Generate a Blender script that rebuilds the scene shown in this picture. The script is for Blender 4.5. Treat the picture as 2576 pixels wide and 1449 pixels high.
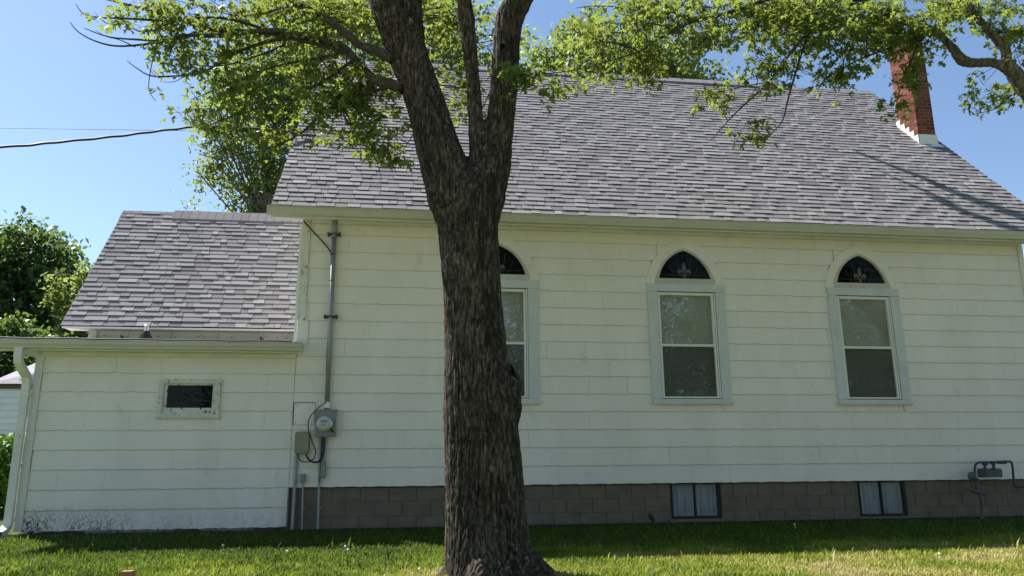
import bpy, math, random
import numpy as np
from mathutils import Vector, Matrix, noise
random.seed(7); RNG = np.random.default_rng(7)
for o in list(bpy.data.objects): bpy.data.objects.remove(o)
S = bpy.context.scene; COL = S.collection
rad = math.radians

# ------------------------------------------------------------------ camera
CW, CH, CF = 2576.0, 1449.0, 1935.0
cam_loc = Vector((0.0, -11.554, 0.874))
yaw, pitch, roll = 0.1352, 0.2290, -0.0086
_f = Vector((math.sin(yaw)*math.cos(pitch), math.cos(yaw)*math.cos(pitch), math.sin(pitch)))
_r0 = Vector((math.cos(yaw), -math.sin(yaw), 0)); _u0 = _r0.cross(_f)
_r = _r0*math.cos(roll) + _u0*math.sin(roll); _u = -_r0*math.sin(roll) + _u0*math.cos(roll)
cd = bpy.data.cameras.new('camera'); cam = bpy.data.objects.new('camera', cd); COL.objects.link(cam)
cam.matrix_world = Matrix(((_r.x, _u.x, -_f.x, cam_loc.x), (_r.y, _u.y, -_f.y, cam_loc.y), (_r.z, _u.z, -_f.z, cam_loc.z), (0, 0, 0, 1)))
cd.sensor_width = 36; cd.lens = CF/CW*36; cd.clip_start = 0.05; cd.clip_end = 3000
S.camera = cam

# ------------------------------------------------------------------ light
EL, AZ = rad(52), rad(50)          # the sun stands behind the church and to its left
SUN = Vector((-math.sin(AZ)*math.cos(EL), math.cos(AZ)*math.cos(EL), math.sin(EL)))
w = bpy.data.worlds.new('World'); S.world = w; w.use_nodes = True
wn = w.node_tree.nodes; bg = wn['Background']
sky = wn.new('ShaderNodeTexSky'); sky.sky_type = 'NISHITA'; sky.sun_disc = False
sky.sun_elevation = EL; sky.sun_rotation = -AZ; sky.air_density = 1.0; sky.dust_density = 0.3; sky.ozone_density = 2.5
w.node_tree.links.new(sky.outputs[0], bg.inputs[0]); bg.inputs[1].default_value = 0.080
sl = bpy.data.lights.new('sun', 'SUN'); sun = bpy.data.objects.new('sun', sl); COL.objects.link(sun)
sl.energy = 5.0; sl.angle = rad(0.53); sl.color = (1, 0.95, 0.87)
sun.rotation_euler = SUN.to_track_quat('Z', 'Y').to_euler(); sun.location = (0, 0, 30)
S.view_settings.view_transform = 'Standard'; S.view_settings.look = 'None'
S.view_settings.exposure = 1.2; S.view_settings.gamma = 1.0
try: S.view_settings.use_curve_mapping = False
except Exception: pass
S.render.engine = 'CYCLES'; S.cycles.max_bounces = 8; S.cycles.transparent_max_bounces = 16
S.render.resolution_x = 1024; S.render.resolution_y = 576

# ------------------------------------------------------------------ helpers
def at(px, py, Y):                 # the point of the photograph (2576 wide) that lies at depth Y
    d = _r*((px-CW/2)/CF) - _u*((py-CH/2)/CF) + _f
    return cam_loc + d*((Y-cam_loc.y)/d.y)
def gz(x, y): return 0.05 + 0.06*min(y, 0.0)
def px2m(px, Y): return px/CF*(Y-cam_loc.y)/0.965

class MB:
    def __init__(s): s.v = []; s.f = []; s.t = []
    def add(s, vs, fs, t=0.5):
        b = len(s.v); s.v += [tuple(v) for v in vs]
        for f in fs: s.f.append(tuple(b+i for i in f)); s.t.append(t)
        return s
    def box(s, x0, x1, y0, y1, z0, z1, t=0.5):
        return s.add([(x0,y0,z0),(x1,y0,z0),(x1,y1,z0),(x0,y1,z0),(x0,y0,z1),(x1,y0,z1),(x1,y1,z1),(x0,y1,z1)],
              [(0,3,2,1),(4,5,6,7),(0,1,5,4),(1,2,6,5),(2,3,7,6),(3,0,4,7)], t)
    def prism(s, prof, a0, a1, axis='x', t=0.5):   # profile in the two other axes, extruded along axis
        n = len(prof)
        def P(a, p): return {'x': (a, p[0], p[1]), 'y': (p[0], a, p[1]), 'z': (p[0], p[1], a)}[axis]
        vs = [P(a0, p) for p in prof]+[P(a1, p) for p in prof]
        fs = [tuple(range(n))[::-1], tuple(range(n, 2*n))]+[(i, (i+1) % n, n+(i+1) % n, n+i) for i in range(n)]
        return s.add(vs, fs, t)
    def tube(s, pts, rs, n=8, t=0.5, cap=True):
        pts = [Vector(p) for p in pts]
        if not isinstance(rs, (list, tuple)): rs = [rs]*len(pts)
        vs = []; up = Vector((0.13, 0.3, 1)).normalized(); prev = None
        for i, p in enumerate(pts):
            d = (pts[min(i+1, len(pts)-1)]-pts[max(i-1, 0)]).normalized()
            if prev is None:
                a = d.cross(up if abs(d.dot(up)) < .95 else Vector((1, 0, 0))).normalized()
            else: a = (prev-d*prev.dot(d)).normalized()
            prev = a; b = d.cross(a)
            for k in range(n):
                an = 2*math.pi*k/n; vs.append(p+(a*math.cos(an)+b*math.sin(an))*rs[i])
        fs = []
        for i in range(len(pts)-1):
            for k in range(n):
                k2 = (k+1) % n; fs.append((i*n+k, i*n+k2, (i+1)*n+k2, (i+1)*n+k))
        if cap: fs += [tuple(range(n))[::-1], tuple(range((len(pts)-1)*n, len(pts)*n))]
        return s.add(vs, fs, t)
    def lathe(s, c, prof, n=20, axis='z', t=0.5):
        vs = []
        for r, h in prof:
            for k in range(n):
                a = 2*math.pi*k/n; q = (r*math.cos(a), r*math.sin(a), h)
                if axis == 'y': q = (q[0], -q[2], q[1])
                vs.append((c[0]+q[0], c[1]+q[1], c[2]+q[2]))
        fs = [(i*n+k, i*n+(k+1) % n, (i+1)*n+(k+1) % n, (i+1)*n+k) for i in range(len(prof)-1) for k in range(n)]
        fs += [tuple(range(n))[::-1], tuple(range((len(prof)-1)*n, len(prof)*n))]
        return s.add(vs, fs, t)

def smoothline(pts, k=4):
    pts = [Vector(p) for p in pts]; out = []
    for i in range(len(pts)-1):
        p0 = pts[max(i-1, 0)]; p1 = pts[i]; p2 = pts[i+1]; p3 = pts[min(i+2, len(pts)-1)]
        for j in range(k):
            t = j/k
            out.append(0.5*((2*p1)+(p2-p0)*t+(2*p0-5*p1+4*p2-p3)*t*t+(3*p1-p0-3*p2+p3)*t**3))
    out.append(pts[-1]); return out

def mesh_of(name, mb, off=(0, 0, 0), smooth=False):
    me = bpy.data.meshes.new(name)
    vs = [(a-off[0], b-off[1], c-off[2]) for a, b, c in mb.v]
    me.from_pydata(vs, [], mb.f)
    at_ = me.attributes.new('tint', 'FLOAT', 'FACE'); at_.data.foreach_set('value', mb.t)
    if smooth: me.shade_smooth()
    me.update(); return me

def origin(o):
    v = Vector((0, 0, 0))
    while o is not None: v += o.location; o = o.parent
    return v
def obj(name, mb, mat, parent=None, smooth=False, label=None, cat=None, group=None, kind=None, loc=None, fix=False):
    if parent is None:
        if loc is None: loc = Vector((0, 0, 0))
        off = Vector(loc)
    else: off = origin(parent); loc = Vector((0, 0, 0))
    if fix:
        import bmesh
    o = bpy.data.objects.new(name, mesh_of(name, mb, off, smooth)); COL.objects.link(o)
    if parent is not None: o.parent = parent
    else: o.location = loc
    if mat: o.data.materials.append(mat)
    tag(o, label, cat, group, kind); return o
def tag(o, label=None, cat=None, group=None, kind=None):
    if label: o['label'] = label
    if cat: o['category'] = cat
    if group: o['group'] = group
    if kind: o['kind'] = kind
    return o
def thing(name, loc, label, cat, group=None):
    o = bpy.data.objects.new(name, None); COL.objects.link(o); o.location = loc; o.empty_display_size = 0.3
    return tag(o, label, cat, group)

def np_mesh(name, V, F, k, mat, tint=None, parent=None, smooth=False, **kw):   # V (n,3), F (m,k)
    off = np.array(origin(parent)) if parent is not None else np.zeros(3)
    me = bpy.data.meshes.new(name); me.vertices.add(len(V)); me.vertices.foreach_set('co', (V-off).astype(np.float32).ravel())
    m = len(F); me.loops.add(m*k); me.loops.foreach_set('vertex_index', F.astype(np.int32).ravel())
    me.polygons.add(m); me.polygons.foreach_set('loop_start', np.arange(0, m*k, k, dtype=np.int32))
    me.polygons.foreach_set('loop_total', np.full(m, k, dtype=np.int32))
    me.update(calc_edges=True)
    if tint is not None:
        a = me.attributes.new('tint', 'FLOAT', 'FACE'); a.data.foreach_set('value', tint.astype(np.float32))
    if smooth: me.shade_smooth()
    o = bpy.data.objects.new(name, me); COL.objects.link(o)
    if parent is not None: o.parent = parent
    me.materials.append(mat); tag(o, **kw); return o

# ------------------------------------------------------------------ materials
class NT:
    def __init__(s, name, rough=0.8, spec=0.3):
        s.m = bpy.data.materials.new(name); s.m.use_nodes = True; s.t = s.m.node_tree; s.n = s.t.nodes
        s.b = s.n['Principled BSDF']; s.b.inputs['Roughness'].default_value = rough
        s.b.inputs['Specular IOR Level'].default_value = spec
    def new(s, ty, **kw):
        n = s.n.new(ty)
        for k, v in kw.items(): setattr(n, k, v)
        return n
    def link(s, a, b): s.t.links.new(a, b)
    def coord(s, scale=(1, 1, 1), out='Object', rot=(0, 0, 0)):
        if out == 'World': c = s.new('ShaderNodeNewGeometry').outputs['Position']
        else: c = s.new('ShaderNodeTexCoord').outputs[out]
        mp = s.new('ShaderNodeMapping'); mp.inputs['Scale'].default_value = scale; mp.inputs['Rotation'].default_value = rot
        s.link(c, mp.inputs[0]); return mp.outputs[0]
    def noise(s, vec, scale, detail=4, rough=0.55, dist=0.0):
        n = s.new('ShaderNodeTexNoise'); n.inputs['Scale'].default_value = scale; n.inputs['Detail'].default_value = detail
        n.inputs['Roughness'].default_value = rough; n.inputs['Distortion'].default_value = dist
        s.link(vec, n.inputs['Vector']); return n.outputs['Fac']
    def ramp(s, fac, stops):
        r = s.new('ShaderNodeValToRGB'); e = r.color_ramp.elements
        while len(e) < len(stops): e.new(0.5)
        for i, (p, c) in enumerate(stops):
            e[i].position = p; e[i].color = (*c, 1) if isinstance(c, tuple) else (c, c, c, 1)
        s.link(fac, r.inputs[0]); return r.outputs[0]
    def mix(s, fac, a, b, mode='MIX'):
        m = s.new('ShaderNodeMix', data_type='RGBA', blend_type=mode)
        for sock, v in ((m.inputs[0], fac), (m.inputs[6], a), (m.inputs[7], b)):
            if isinstance(v, (int, float)): sock.default_value = v
            elif isinstance(v, tuple): sock.default_value = (*v, 1)
            else: s.link(v, sock)
        return m.outputs[2]
    def math(s, op, a, b=0.0, c=0.0):
        m = s.new('ShaderNodeMath', operation=op)
        for i, v in enumerate((a, b, c)):
            if isinstance(v, (int, float)): m.inputs[i].default_value = v
            else: s.link(v, m.inputs[i])
        return m.outputs[0]
    def attr(s): return s.new('ShaderNodeAttribute', attribute_name='tint').outputs['Fac']
    def color(s, c): s.link(c, s.b.inputs['Base Color']) if not isinstance(c, tuple) else setattr(s.b.inputs['Base Color'], 'default_value', (*c, 1))
    def bump(s, h, strength=0.3, dist=0.01):
        b = s.new('ShaderNodeBump'); b.inputs['Strength'].default_value = strength; b.inputs['Distance'].default_value = dist
        s.link(h, b.inputs['Height']); s.link(b.outputs[0], s.b.inputs['Normal'])

def simple(name, col, rough=0.7, spec=0.3, var=0.12, scale=6, metal=0.0, bump=0.0, dirt=None):
    n = NT(name, rough, spec); n.b.inputs['Metallic'].default_value = metal
    v = n.coord(out='World'); f = n.noise(v, scale, 5)
    c = n.ramp(f, [(0.3, tuple(x*(1-var) for x in col)), (0.7, tuple(min(1, x*(1+var)) for x in col))])
    if dirt:
        g = n.noise(n.coord((1, 1, 0.5), 'World'), dirt[1], 6, 0.65)
        c = n.mix(n.ramp(g, [(dirt[2], 0.0), (dirt[2]+0.08, 1.0)]), c, dirt[0])
    n.color(c)
    if bump: n.bump(n.noise(v, scale*12, 4), bump, 0.004)
    return n.m

def shingle_mat(name, dark, light):
    n = NT(name, 0.95, 0.08); v = n.coord(out='World')
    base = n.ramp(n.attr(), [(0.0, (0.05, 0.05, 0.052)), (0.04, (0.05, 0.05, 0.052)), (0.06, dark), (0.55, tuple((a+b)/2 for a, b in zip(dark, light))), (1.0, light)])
    g = n.noise(v, 260, 3, 0.7); base = n.mix(0.55, base, n.ramp(g, [(0.3, 0.35), (0.7, 1.0)]), 'MULTIPLY')
    st = n.noise(n.coord((1, 0.5, 0.5), 'World'), 1.3, 5); base = n.mix(0.5, base, n.ramp(st, [(0.3, 0.78), (0.7, 1.0)]), 'MULTIPLY')
    n.color(base); n.bump(g, 0.5, 0.003); return n.m
M = {}
M['shingle'] = shingle_mat('asphalt_shingle', (0.20, 0.19, 0.205), (0.44, 0.425, 0.44))

def siding():
    n = NT('white_siding', 0.6, 0.25); v = n.coord(out='World')
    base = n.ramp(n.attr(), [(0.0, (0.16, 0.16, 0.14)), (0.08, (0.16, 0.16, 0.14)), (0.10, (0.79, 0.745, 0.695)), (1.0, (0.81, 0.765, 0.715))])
    grain = n.noise(n.coord((14, 1, 1.2), 'World'), 9, 5, 0.6)
    base = n.mix(0.35, base, n.ramp(grain, [(0.3, 0.86), (0.7, 1.0)]), 'MULTIPLY')
    st = n.noise(n.coord((1, 1, 0.45), 'World'), 1.7, 6, 0.62)
    base = n.mix(0.5, base, n.ramp(st, [(0.35, (0.86, 0.87, 0.84)), (0.6, (1, 1, 1))]), 'MULTIPLY')
    # grey smudges
    sm = n.noise(n.coord((1, 1, .7), 'World'), 3.1, 5, 0.6); base = n.mix(n.ramp(sm, [(0.62, 0.0), (0.74, 0.4)]), base, (0.45, 0.46, 0.45))
    # mildew near the ground, above all at the left end
    pos = n.new('ShaderNodeNewGeometry').outputs['Position']; sp = n.new('ShaderNodeSeparateXYZ'); n.link(pos, sp.inputs[0])
    low = n.math('SUBTRACT', 0.44, sp.outputs[2]); low = n.math('MULTIPLY', low, 5.0)
    lft = n.math('MULTIPLY', n.math('ADD', sp.outputs[0], 5.3), -0.34); lft = n.math('ADD', lft, 0.9); lft = n.math('MAXIMUM', lft, 0.15)
    msk = n.math('MINIMUM', n.math('MAXIMUM', n.math('MULTIPLY', low, lft), 0.0), 1.0)
    bl = n.noise(n.coord((1, 1, 0.6), 'World'), 2.3, 4, 0.6); sp2 = n.noise(n.coord((1.4, 1, 0.8), 'World'), 34, 6, 0.75)
    mm = n.math('MULTIPLY', n.math('MULTIPLY', n.ramp(bl, [(0.36, 0.0), (0.50, 1.0)]), n.ramp(sp2, [(0.46, 0.0), (0.56, 1.0)])), msk)
    base = n.mix(mm, base, (0.035, 0.04, 0.035))
    ch = n.noise(v, 22, 2, 0.5); base = n.mix(n.ramp(ch, [(0.775, 0.0), (0.79, 0.8)]), base, (0.08, 0.08, 0.07))
    n.color(base); n.bump(grain, 0.12, 0.004); return n.m
M['siding'] = siding()
M['white'] = simple('white_paint', (0.66, 0.66, 0.61), 0.5, 0.35, 0.08, 3, dirt=((0.30, 0.29, 0.24), 7, 0.66))
M['gutter'] = simple('gutter_enamel', (0.47, 0.46, 0.37), 0.35, 0.5, 0.05, 2, dirt=((0.36, 0.36, 0.29), 6, 0.68))
M['trim'] = simple('trim_paint', (0.56, 0.58, 0.59), 0.55, 0.3, 0.06, 4, dirt=((0.35, 0.36, 0.34), 18, 0.72))
M['archtrim'] = simple('arch_frame_paint', (0.50, 0.48, 0.43), 0.6, 0.3, 0.08, 8)
M['storm'] = simple('storm_frame', (0.68, 0.68, 0.62), 0.4, 0.4, 0.05, 5)
M['peel'] = simple('peeling_paint', (0.62, 0.61, 0.55), 0.8, 0.2, 0.1, 9, dirt=((0.13, 0.115, 0.10), 20, 0.57))
M['gap'] = simple('dark_caulk', (0.05, 0.048, 0.04), 0.9, 0.1)
M['block'] = simple('painted_block', (0.165, 0.138, 0.108), 0.9, 0.12, 0.14, 5, bump=0.35, dirt=((0.24, 0.22, 0.19), 30, 0.74))
M['mortar'] = simple('painted_mortar', (0.18, 0.152, 0.12), 0.95, 0.1, 0.1, 8, bump=0.4)
def brick_mat():
    n = NT('red_brick', 0.9, 0.15); v = n.coord(out='World')
    c = n.ramp(n.attr(), [(0.0, (0.10, 0.034, 0.027)), (0.5, (0.17, 0.052, 0.038)), (1.0, (0.23, 0.085, 0.062))])
    g = n.noise(v, 60, 5, 0.7); c = n.mix(0.5, c, n.ramp(g, [(0.3, 0.5), (0.65, 1.0)]), 'MULTIPLY')
    n.color(c); n.bump(g, 0.4, 0.004); return n.m
M['brick'] = brick_mat()
M['brick_mortar'] = simple('brick_mortar', (0.40, 0.33, 0.28), 0.95, 0.1, 0.15, 20)
M['flash'] = simple('white_flashing', (0.74, 0.74, 0.72), 0.45, 0.4, 0.05, 4)
M['galv'] = simple('galvanised_grey', (0.27, 0.29, 0.31), 0.45, 0.5, 0.12, 9, metal=0.35)
M['meterbox'] = simple('grey_enamel_box', (0.20, 0.215, 0.22), 0.5, 0.4, 0.08, 6)
M['beige'] = simple('beige_plastic', (0.25, 0.225, 0.165), 0.55, 0.3, 0.06, 9)
M['black'] = simple('black_rubber', (0.02, 0.02, 0.022), 0.6, 0.3, 0.1)
M['iron'] = simple('painted_iron', (0.06, 0.062, 0.072), 0.6, 0.3, 0.2, 14)
M['gasgrey'] = simple('gas_meter_paint', (0.09, 0.10, 0.11), 0.6, 0.3, 0.1)
M['membrane'] = simple('roof_membrane', (0.42, 0.41, 0.42), 0.9, 0.1, 0.15, 2)
M['edge'] = simple('black_edging', (0.03, 0.03, 0.032), 0.7, 0.3)
M['metal'] = simple('bright_metal', (0.62, 0.62, 0.62), 0.3, 0.5, 0.05, metal=0.8)
M['wood'] = simple('sawn_wood', (0.32, 0.17, 0.09), 0.8, 0.2, 0.2, 30)
M['oldwood'] = simple('weathered_board', (0.20, 0.19, 0.165), 0.95, 0.1, 0.35, 18, dirt=((0.06, 0.06, 0.05), 22, 0.55))
M['dark'] = simple('dark_interior', (0.02, 0.02, 0.02), 0.9, 0.05)
M['window_black'] = simple('black_frame', (0.03, 0.027, 0.024), 0.7, 0.2)
M['soil'] = simple('bare_soil', (0.045, 0.038, 0.028), 0.98, 0.05, 0.3, 20)
M['dial'] = simple('meter_dial', (0.45, 0.47, 0.48), 0.5, 0.3, 0.03)
M['lead'] = simple('leaded_bar', (0.10, 0.10, 0.10), 0.6, 0.3)
M['pale_glass'] = simple('pale_leaded_glass', (0.085, 0.09, 0.085), 0.35, 0.5, 0.4, 30)

def blind():
    n = NT('mini_blind', 0.75, 0.2); v = n.coord((0, 0, 1), 'World')
    wv = n.new('ShaderNodeTexWave', wave_type='BANDS', bands_direction='Z'); wv.inputs['Scale'].default_value = 16; n.link(v, wv.inputs[0])
    n.color(n.ramp(wv.outputs['Fac'], [(0.0, (0.17, 0.18, 0.145)), (0.6, (0.30, 0.31, 0.26))])); return n.m
M['blind'] = blind()
def curtain():
    n = NT('pale_curtain', 0.9, 0.1); f = n.noise(n.coord((14, 1, 0.6), 'World'), 3, 4)
    n.color(n.ramp(f, [(0.3, (0.13, 0.16, 0.22)), (0.7, (0.24, 0.28, 0.37))])); return n.m
M['curtain'] = curtain()
def glass(name, ior=1.75, screen=0.0, tint=(1, 1, 1), rough=0.0):
    m = bpy.data.materials.new(name); m.use_nodes = True; t = m.node_tree; n = t.nodes; n.clear()
    out = n.new('ShaderNodeOutputMaterial'); fr = n.new('ShaderNodeFresnel'); fr.inputs['IOR'].default_value = ior
    gl = n.new('ShaderNodeBsdfGlossy'); gl.inputs['Roughness'].default_value = rough; tr = n.new('ShaderNodeBsdfTransparent'); tr.inputs[0].default_value = (*tint, 1)
    mx = n.new('ShaderNodeMixShader'); ge = n.new('ShaderNodeNewGeometry'); iv = n.new('ShaderNodeMath'); iv.operation = 'SUBTRACT'; iv.inputs[0].default_value = 1.0; t.links.new(ge.outputs['Backfacing'], iv.inputs[1]); mu = n.new('ShaderNodeMath'); mu.operation = 'MULTIPLY'; t.links.new(fr.outputs[0], mu.inputs[0]); t.links.new(iv.outputs[0], mu.inputs[1]); t.links.new(mu.outputs[0], mx.inputs[0]); t.links.new(tr.outputs[0], mx.inputs[1]); t.links.new(gl.outputs[0], mx.inputs[2])
    no = n.new('ShaderNodeTexNoise'); no.inputs['Scale'].default_value = 3.0; bp = n.new('ShaderNodeBump'); bp.inputs['Strength'].default_value = 0.05; bp.inputs['Distance'].default_value = 0.05
    t.links.new(no.outputs['Fac'], bp.inputs['Height']); t.links.new(bp.outputs[0], gl.inputs['Normal'])
    last = mx.outputs[0]
    if screen:
        df = n.new('ShaderNodeBsdfDiffuse'); df.inputs[0].default_value = (0.03, 0.03, 0.03, 1); m2 = n.new('ShaderNodeMixShader'); m2.inputs[0].default_value = screen
        t.links.new(last, m2.inputs[1]); t.links.new(df.outputs[0], m2.inputs[2]); last = m2.outputs[0]
    t.links.new(last, out.inputs[0]); return m
M['glass'] = glass('window_glass', 2.1)
M['glass_screen'] = glass('glass_behind_insect_screen', 1.9, 0.45)
M['glass_dark'] = glass('dark_leaded_glass', 1.35, 0.0, (0.25, 0.25, 0.25), 0.05)

def leafmat(name, cols, trans=0.42, tcol=(0.30, 0.42, 0.03)):
    n = NT(name, 0.5, 0.22); c = n.ramp(n.attr(), [(i/(len(cols)-1), k) for i, k in enumerate(cols)]); n.color(c)
    tr = n.new('ShaderNodeBsdfTranslucent'); n.link(n.mix(0.6, c, tcol), tr.inputs[0])
    mx = n.new('ShaderNodeMixShader'); mx.inputs[0].default_value = trans
    n.link(n.b.outputs[0], mx.inputs[1]); n.link(tr.outputs[0], mx.inputs[2]); n.link(mx.outputs[0], n.n['Material Output'].inputs[0]); return n.m
M['leaf'] = leafmat('maple_leaf', [(0.04, 0.075, 0.02), (0.075, 0.115, 0.025), (0.125, 0.16, 0.04)], 0.5, (0.41, 0.51, 0.08))
M['leaf_back'] = leafmat('far_maple_leaf', [(0.045, 0.085, 0.03), (0.08, 0.125, 0.035), (0.14, 0.18, 0.06)], 0.52, (0.42, 0.52, 0.12))
M['leaf_dark'] = leafmat('dark_far_leaf', [(0.035, 0.07, 0.028), (0.055, 0.10, 0.035), (0.085, 0.13, 0.05)], 0.4, (0.24, 0.36, 0.06))
M['hedge'] = leafmat('arborvitae_leaf', [(0.04, 0.10, 0.015), (0.08, 0.17, 0.02), (0.13, 0.24, 0.03)], 0.3, (0.2, 0.35, 0.03))
def bark(name, dark, mid, light, lichen=True):
    n = NT(name, 0.95, 0.1); v = n.coord((1, 1, 0.24), 'World')
    f = n.noise(v, 42, 8, 0.78, 0.6); c = n.ramp(f, [(0.36, dark), (0.50, mid), (0.70, light)])
    big = n.noise(n.coord(out='World'), 2.2, 5); c = n.mix(0.45, c, n.ramp(big, [(0.35, 0.55), (0.65, 1.0)]), 'MULTIPLY')
    if lichen:
        li = n.noise(n.coord(out='World'), 9, 6, 0.6); c = n.mix(n.ramp(li, [(0.63, 0.0), (0.69, 0.7)]), c, (0.24, 0.27, 0.22))
    a = n.attr(); c = n.mix(1.0, c, n.ramp(a, [(0.0, 0.34), (0.3, 0.72), (0.62, 1.04)]), 'MULTIPLY')
    n.color(c); n.bump(f, 0.6, 0.012); return n.m
M['bark'] = bark('maple_bark', (0.020, 0.016, 0.012), (0.080, 0.065, 0.050), (0.25, 0.215, 0.17))
M['limb'] = bark('limb_bark', (0.10, 0.09, 0.07), (0.20, 0.175, 0.145), (0.33, 0.30, 0.25))
M['bough'] = bark('bough_bark', (0.035, 0.03, 0.024), (0.085, 0.072, 0.058), (0.16, 0.14, 0.115), False)
M['twig'] = simple('twig_bark', (0.05, 0.042, 0.034), 0.9, 0.1, 0.25, 30)
M['hollow'] = simple('hollow_wood', (0.008, 0.007, 0.006), 1.0, 0.0)

def ground_mat():
    n = NT('lawn_soil', 0.97, 0.05); v = n.coord(out='World')
    f = n.noise(v, 9, 6, 0.7); c = n.ramp(f, [(0.3, (0.03, 0.045, 0.014)), (0.55, (0.055, 0.085, 0.02)), (0.75, (0.10, 0.10, 0.035))])
    far = n.ramp(f, [(0.3, (0.12, 0.17, 0.04)), (0.7, (0.22, 0.24, 0.07))])      # uncovered lawn beyond the modelled blades
    sp = n.new('ShaderNodeSeparateXYZ'); n.link(n.new('ShaderNodeNewGeometry').outputs['Position'], sp.inputs[0])
    k = n.math('MULTIPLY', n.math('ADD', sp.outputs[1], 5.6), -2.0); k = n.math('MINIMUM', n.math('MAXIMUM', k, 0.0), 1.0); c = n.mix(k, c, far)
    n.color(c); n.bump(f, 0.6, 0.02); return n.m
M['ground'] = ground_mat()
def grassmat():
    n = NT('grass_blade', 0.55, 0.25)
    c = n.ramp(n.attr(), [(0.0, (0.022, 0.055, 0.012)), (0.12, (0.05, 0.105, 0.014)), (0.4, (0.22, 0.29, 0.03)), (0.62, (0.32, 0.34, 0.055)), (0.78, (0.50, 0.43, 0.16)), (1.0, (0.58, 0.47, 0.26))]); n.color(c)
    tr = n.new('ShaderNodeBsdfTranslucent'); n.link(n.mix(0.3, c, (0.35, 0.45, 0.04)), tr.inputs[0]); mx = n.new('ShaderNodeMixShader'); mx.inputs[0].default_value = 0.42
    n.link(n.b.outputs[0], mx.inputs[1]); n.link(tr.outputs[0], mx.inputs[2]); n.link(mx.outputs[0], n.n['Material Output'].inputs[0]); return n.m
M['grass'] = grassmat()

# ------------------------------------------------------------------ ground
TREE = at(1240, 1443, 0); 
def ground_hit(px, py):
    d = (at(px, py, 0)-cam_loc); t = (0.05+0.06*cam_loc.y-cam_loc.z)/(d.z-0.06*d.y); return cam_loc+d*t
TREE = ground_hit(1240, 1443)
g = MB(); xs = [-900, -60, -20, -8, -4, 0, 4, 8, 14, 30, 60, 900]; ys = [-900, -40, -12, -8, -4, -2, 0, 6, 40, 900]
vs = [(x, y, gz(x, max(y, -40))) for y in ys for x in xs]; n_ = len(xs)
g.add(vs, [(j*n_+i, j*n_+i+1, (j+1)*n_+i+1, (j+1)*n_+i) for j in range(len(ys)-1) for i in range(n_-1)])
obj('ground', g, M['ground'], label='lawn ground sloping gently down away from the church', kind='structure')
def strip(name, y0, y1, dz, mat, label):
    q_ = MB(); q_.add([(x, y, gz(x, y)+dz) for y in (y0, (y0+y1)/2, y1) for x in (-60, 0, 60)], [(0, 1, 4, 3), (1, 2, 5, 4), (3, 4, 7, 6), (4, 5, 8, 7)]); obj(name, q_, mat, label=label, kind='structure')
strip('pavement', -9.9, -8.5, .006, simple('bounce_concrete', (0.44, 0.41, 0.36), 0.9, 0.1, 0.1, 4), 'unseen pale concrete pavement added to bounce light at the wall, in front of the lawn')  # unseen pale strips added to bounce sunlight up the shaded wall
strip('road', -20.0, -10.9, .006, simple('bounce_road', (0.33, 0.31, 0.275), 0.9, 0.1, 0.12, 2), 'pale worn road added to bounce light at the wall, unseen behind the photographer')
d = MB(); vv = []
for i in range(60):
    x = -5.5+i*16.2/59
    vv.append((x, -0.03, gz(x, 0)+0.004)); vv.append((x, -0.20-0.12*random.random()-(0.12 if x < -1.5 else 0), gz(x, -.3)+0.006))
d.add(vv, [(2*i, 2*i+1, 2*i+3, 2*i+2) for i in range(59)])
obj('soil_strip', d, M['soil'], label='bare dark soil along the foot of the church wall', kind='structure')

# ------------------------------------------------------------------ church
CX0, CX1, AX0 = -1.64, 10.47, -5.18
E, G0 = 0.267, 0.62
church = thing('church', (4.4, 2.0, 0.05), 'white sided church with steep grey shingle roof and low side annex', 'church')
def arch(cx, w_, h_, z0, n=14, d_=0.12):
    c = (h_*h_+2*h_*d_-w_*w_)/(2*w_); R_ = math.hypot(w_+c, d_)
    a0 = math.atan2(d_, w_+c); a1 = math.atan2(h_+d_, c); out = []
    for i in range(n+1):
        a = a0+(a1-a0)*i/n; out.append((cx-c+R_*math.cos(a), z0-d_+R_*math.sin(a)))
    left = [(2*cx-x, z) for x, z in out[::-1]][1:]
    return out+left                      # right foot, up over the apex, down to the left foot
WIN = [dict(x0=0.725, x1=1.975, n='w1'), dict(x0=3.738, x1=5.020, n='w2'), dict(x0=6.794, x1=8.056, n='w3')]
holes = []
for q in WIN:
    a, b = q['x0'], q['x1']; q['cx'] = cx = (a+b)/2
    holes.append((a+0.15, b-0.15, 1.87, 3.60)); 
    for k_ in range(12):
        z_ = 3.73+k_*.05; hw = .56*math.sqrt(max(0.0, 1-((z_-3.70)/.68)**2)); holes.append((cx-hw, cx+hw, z_, z_+.05))
BW = [(3.972, 4.752, 0.10, 0.612), (7.01, 7.795, 0.085, 0.612)]
SMALL = (-3.50, -2.66, 1.61, 2.14)
holes.append((SMALL[0]+.06, SMALL[1]-.06, SMALL[2]+.06, SMALL[3]-.06))
def subtract(rects, hs):
    for h in hs:
        out = []
        for (a, b, c, d_) in rects:
            if h[0] >= b or h[1] <= a or h[2] >= d_ or h[3] <= c: out.append((a, b, c, d_)); continue
            if h[0] > a: out.append((a, h[0], c, d_))
            if h[1] < b: out.append((h[1], b, c, d_))
            m0, m1 = max(a, h[0]), min(b, h[1])
            if h[2] > c: out.append((m0, m1, c, h[2]))
            if h[3] < d_: out.append((m0, m1, h[3], d_))
        rects = out
    return rects
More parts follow.
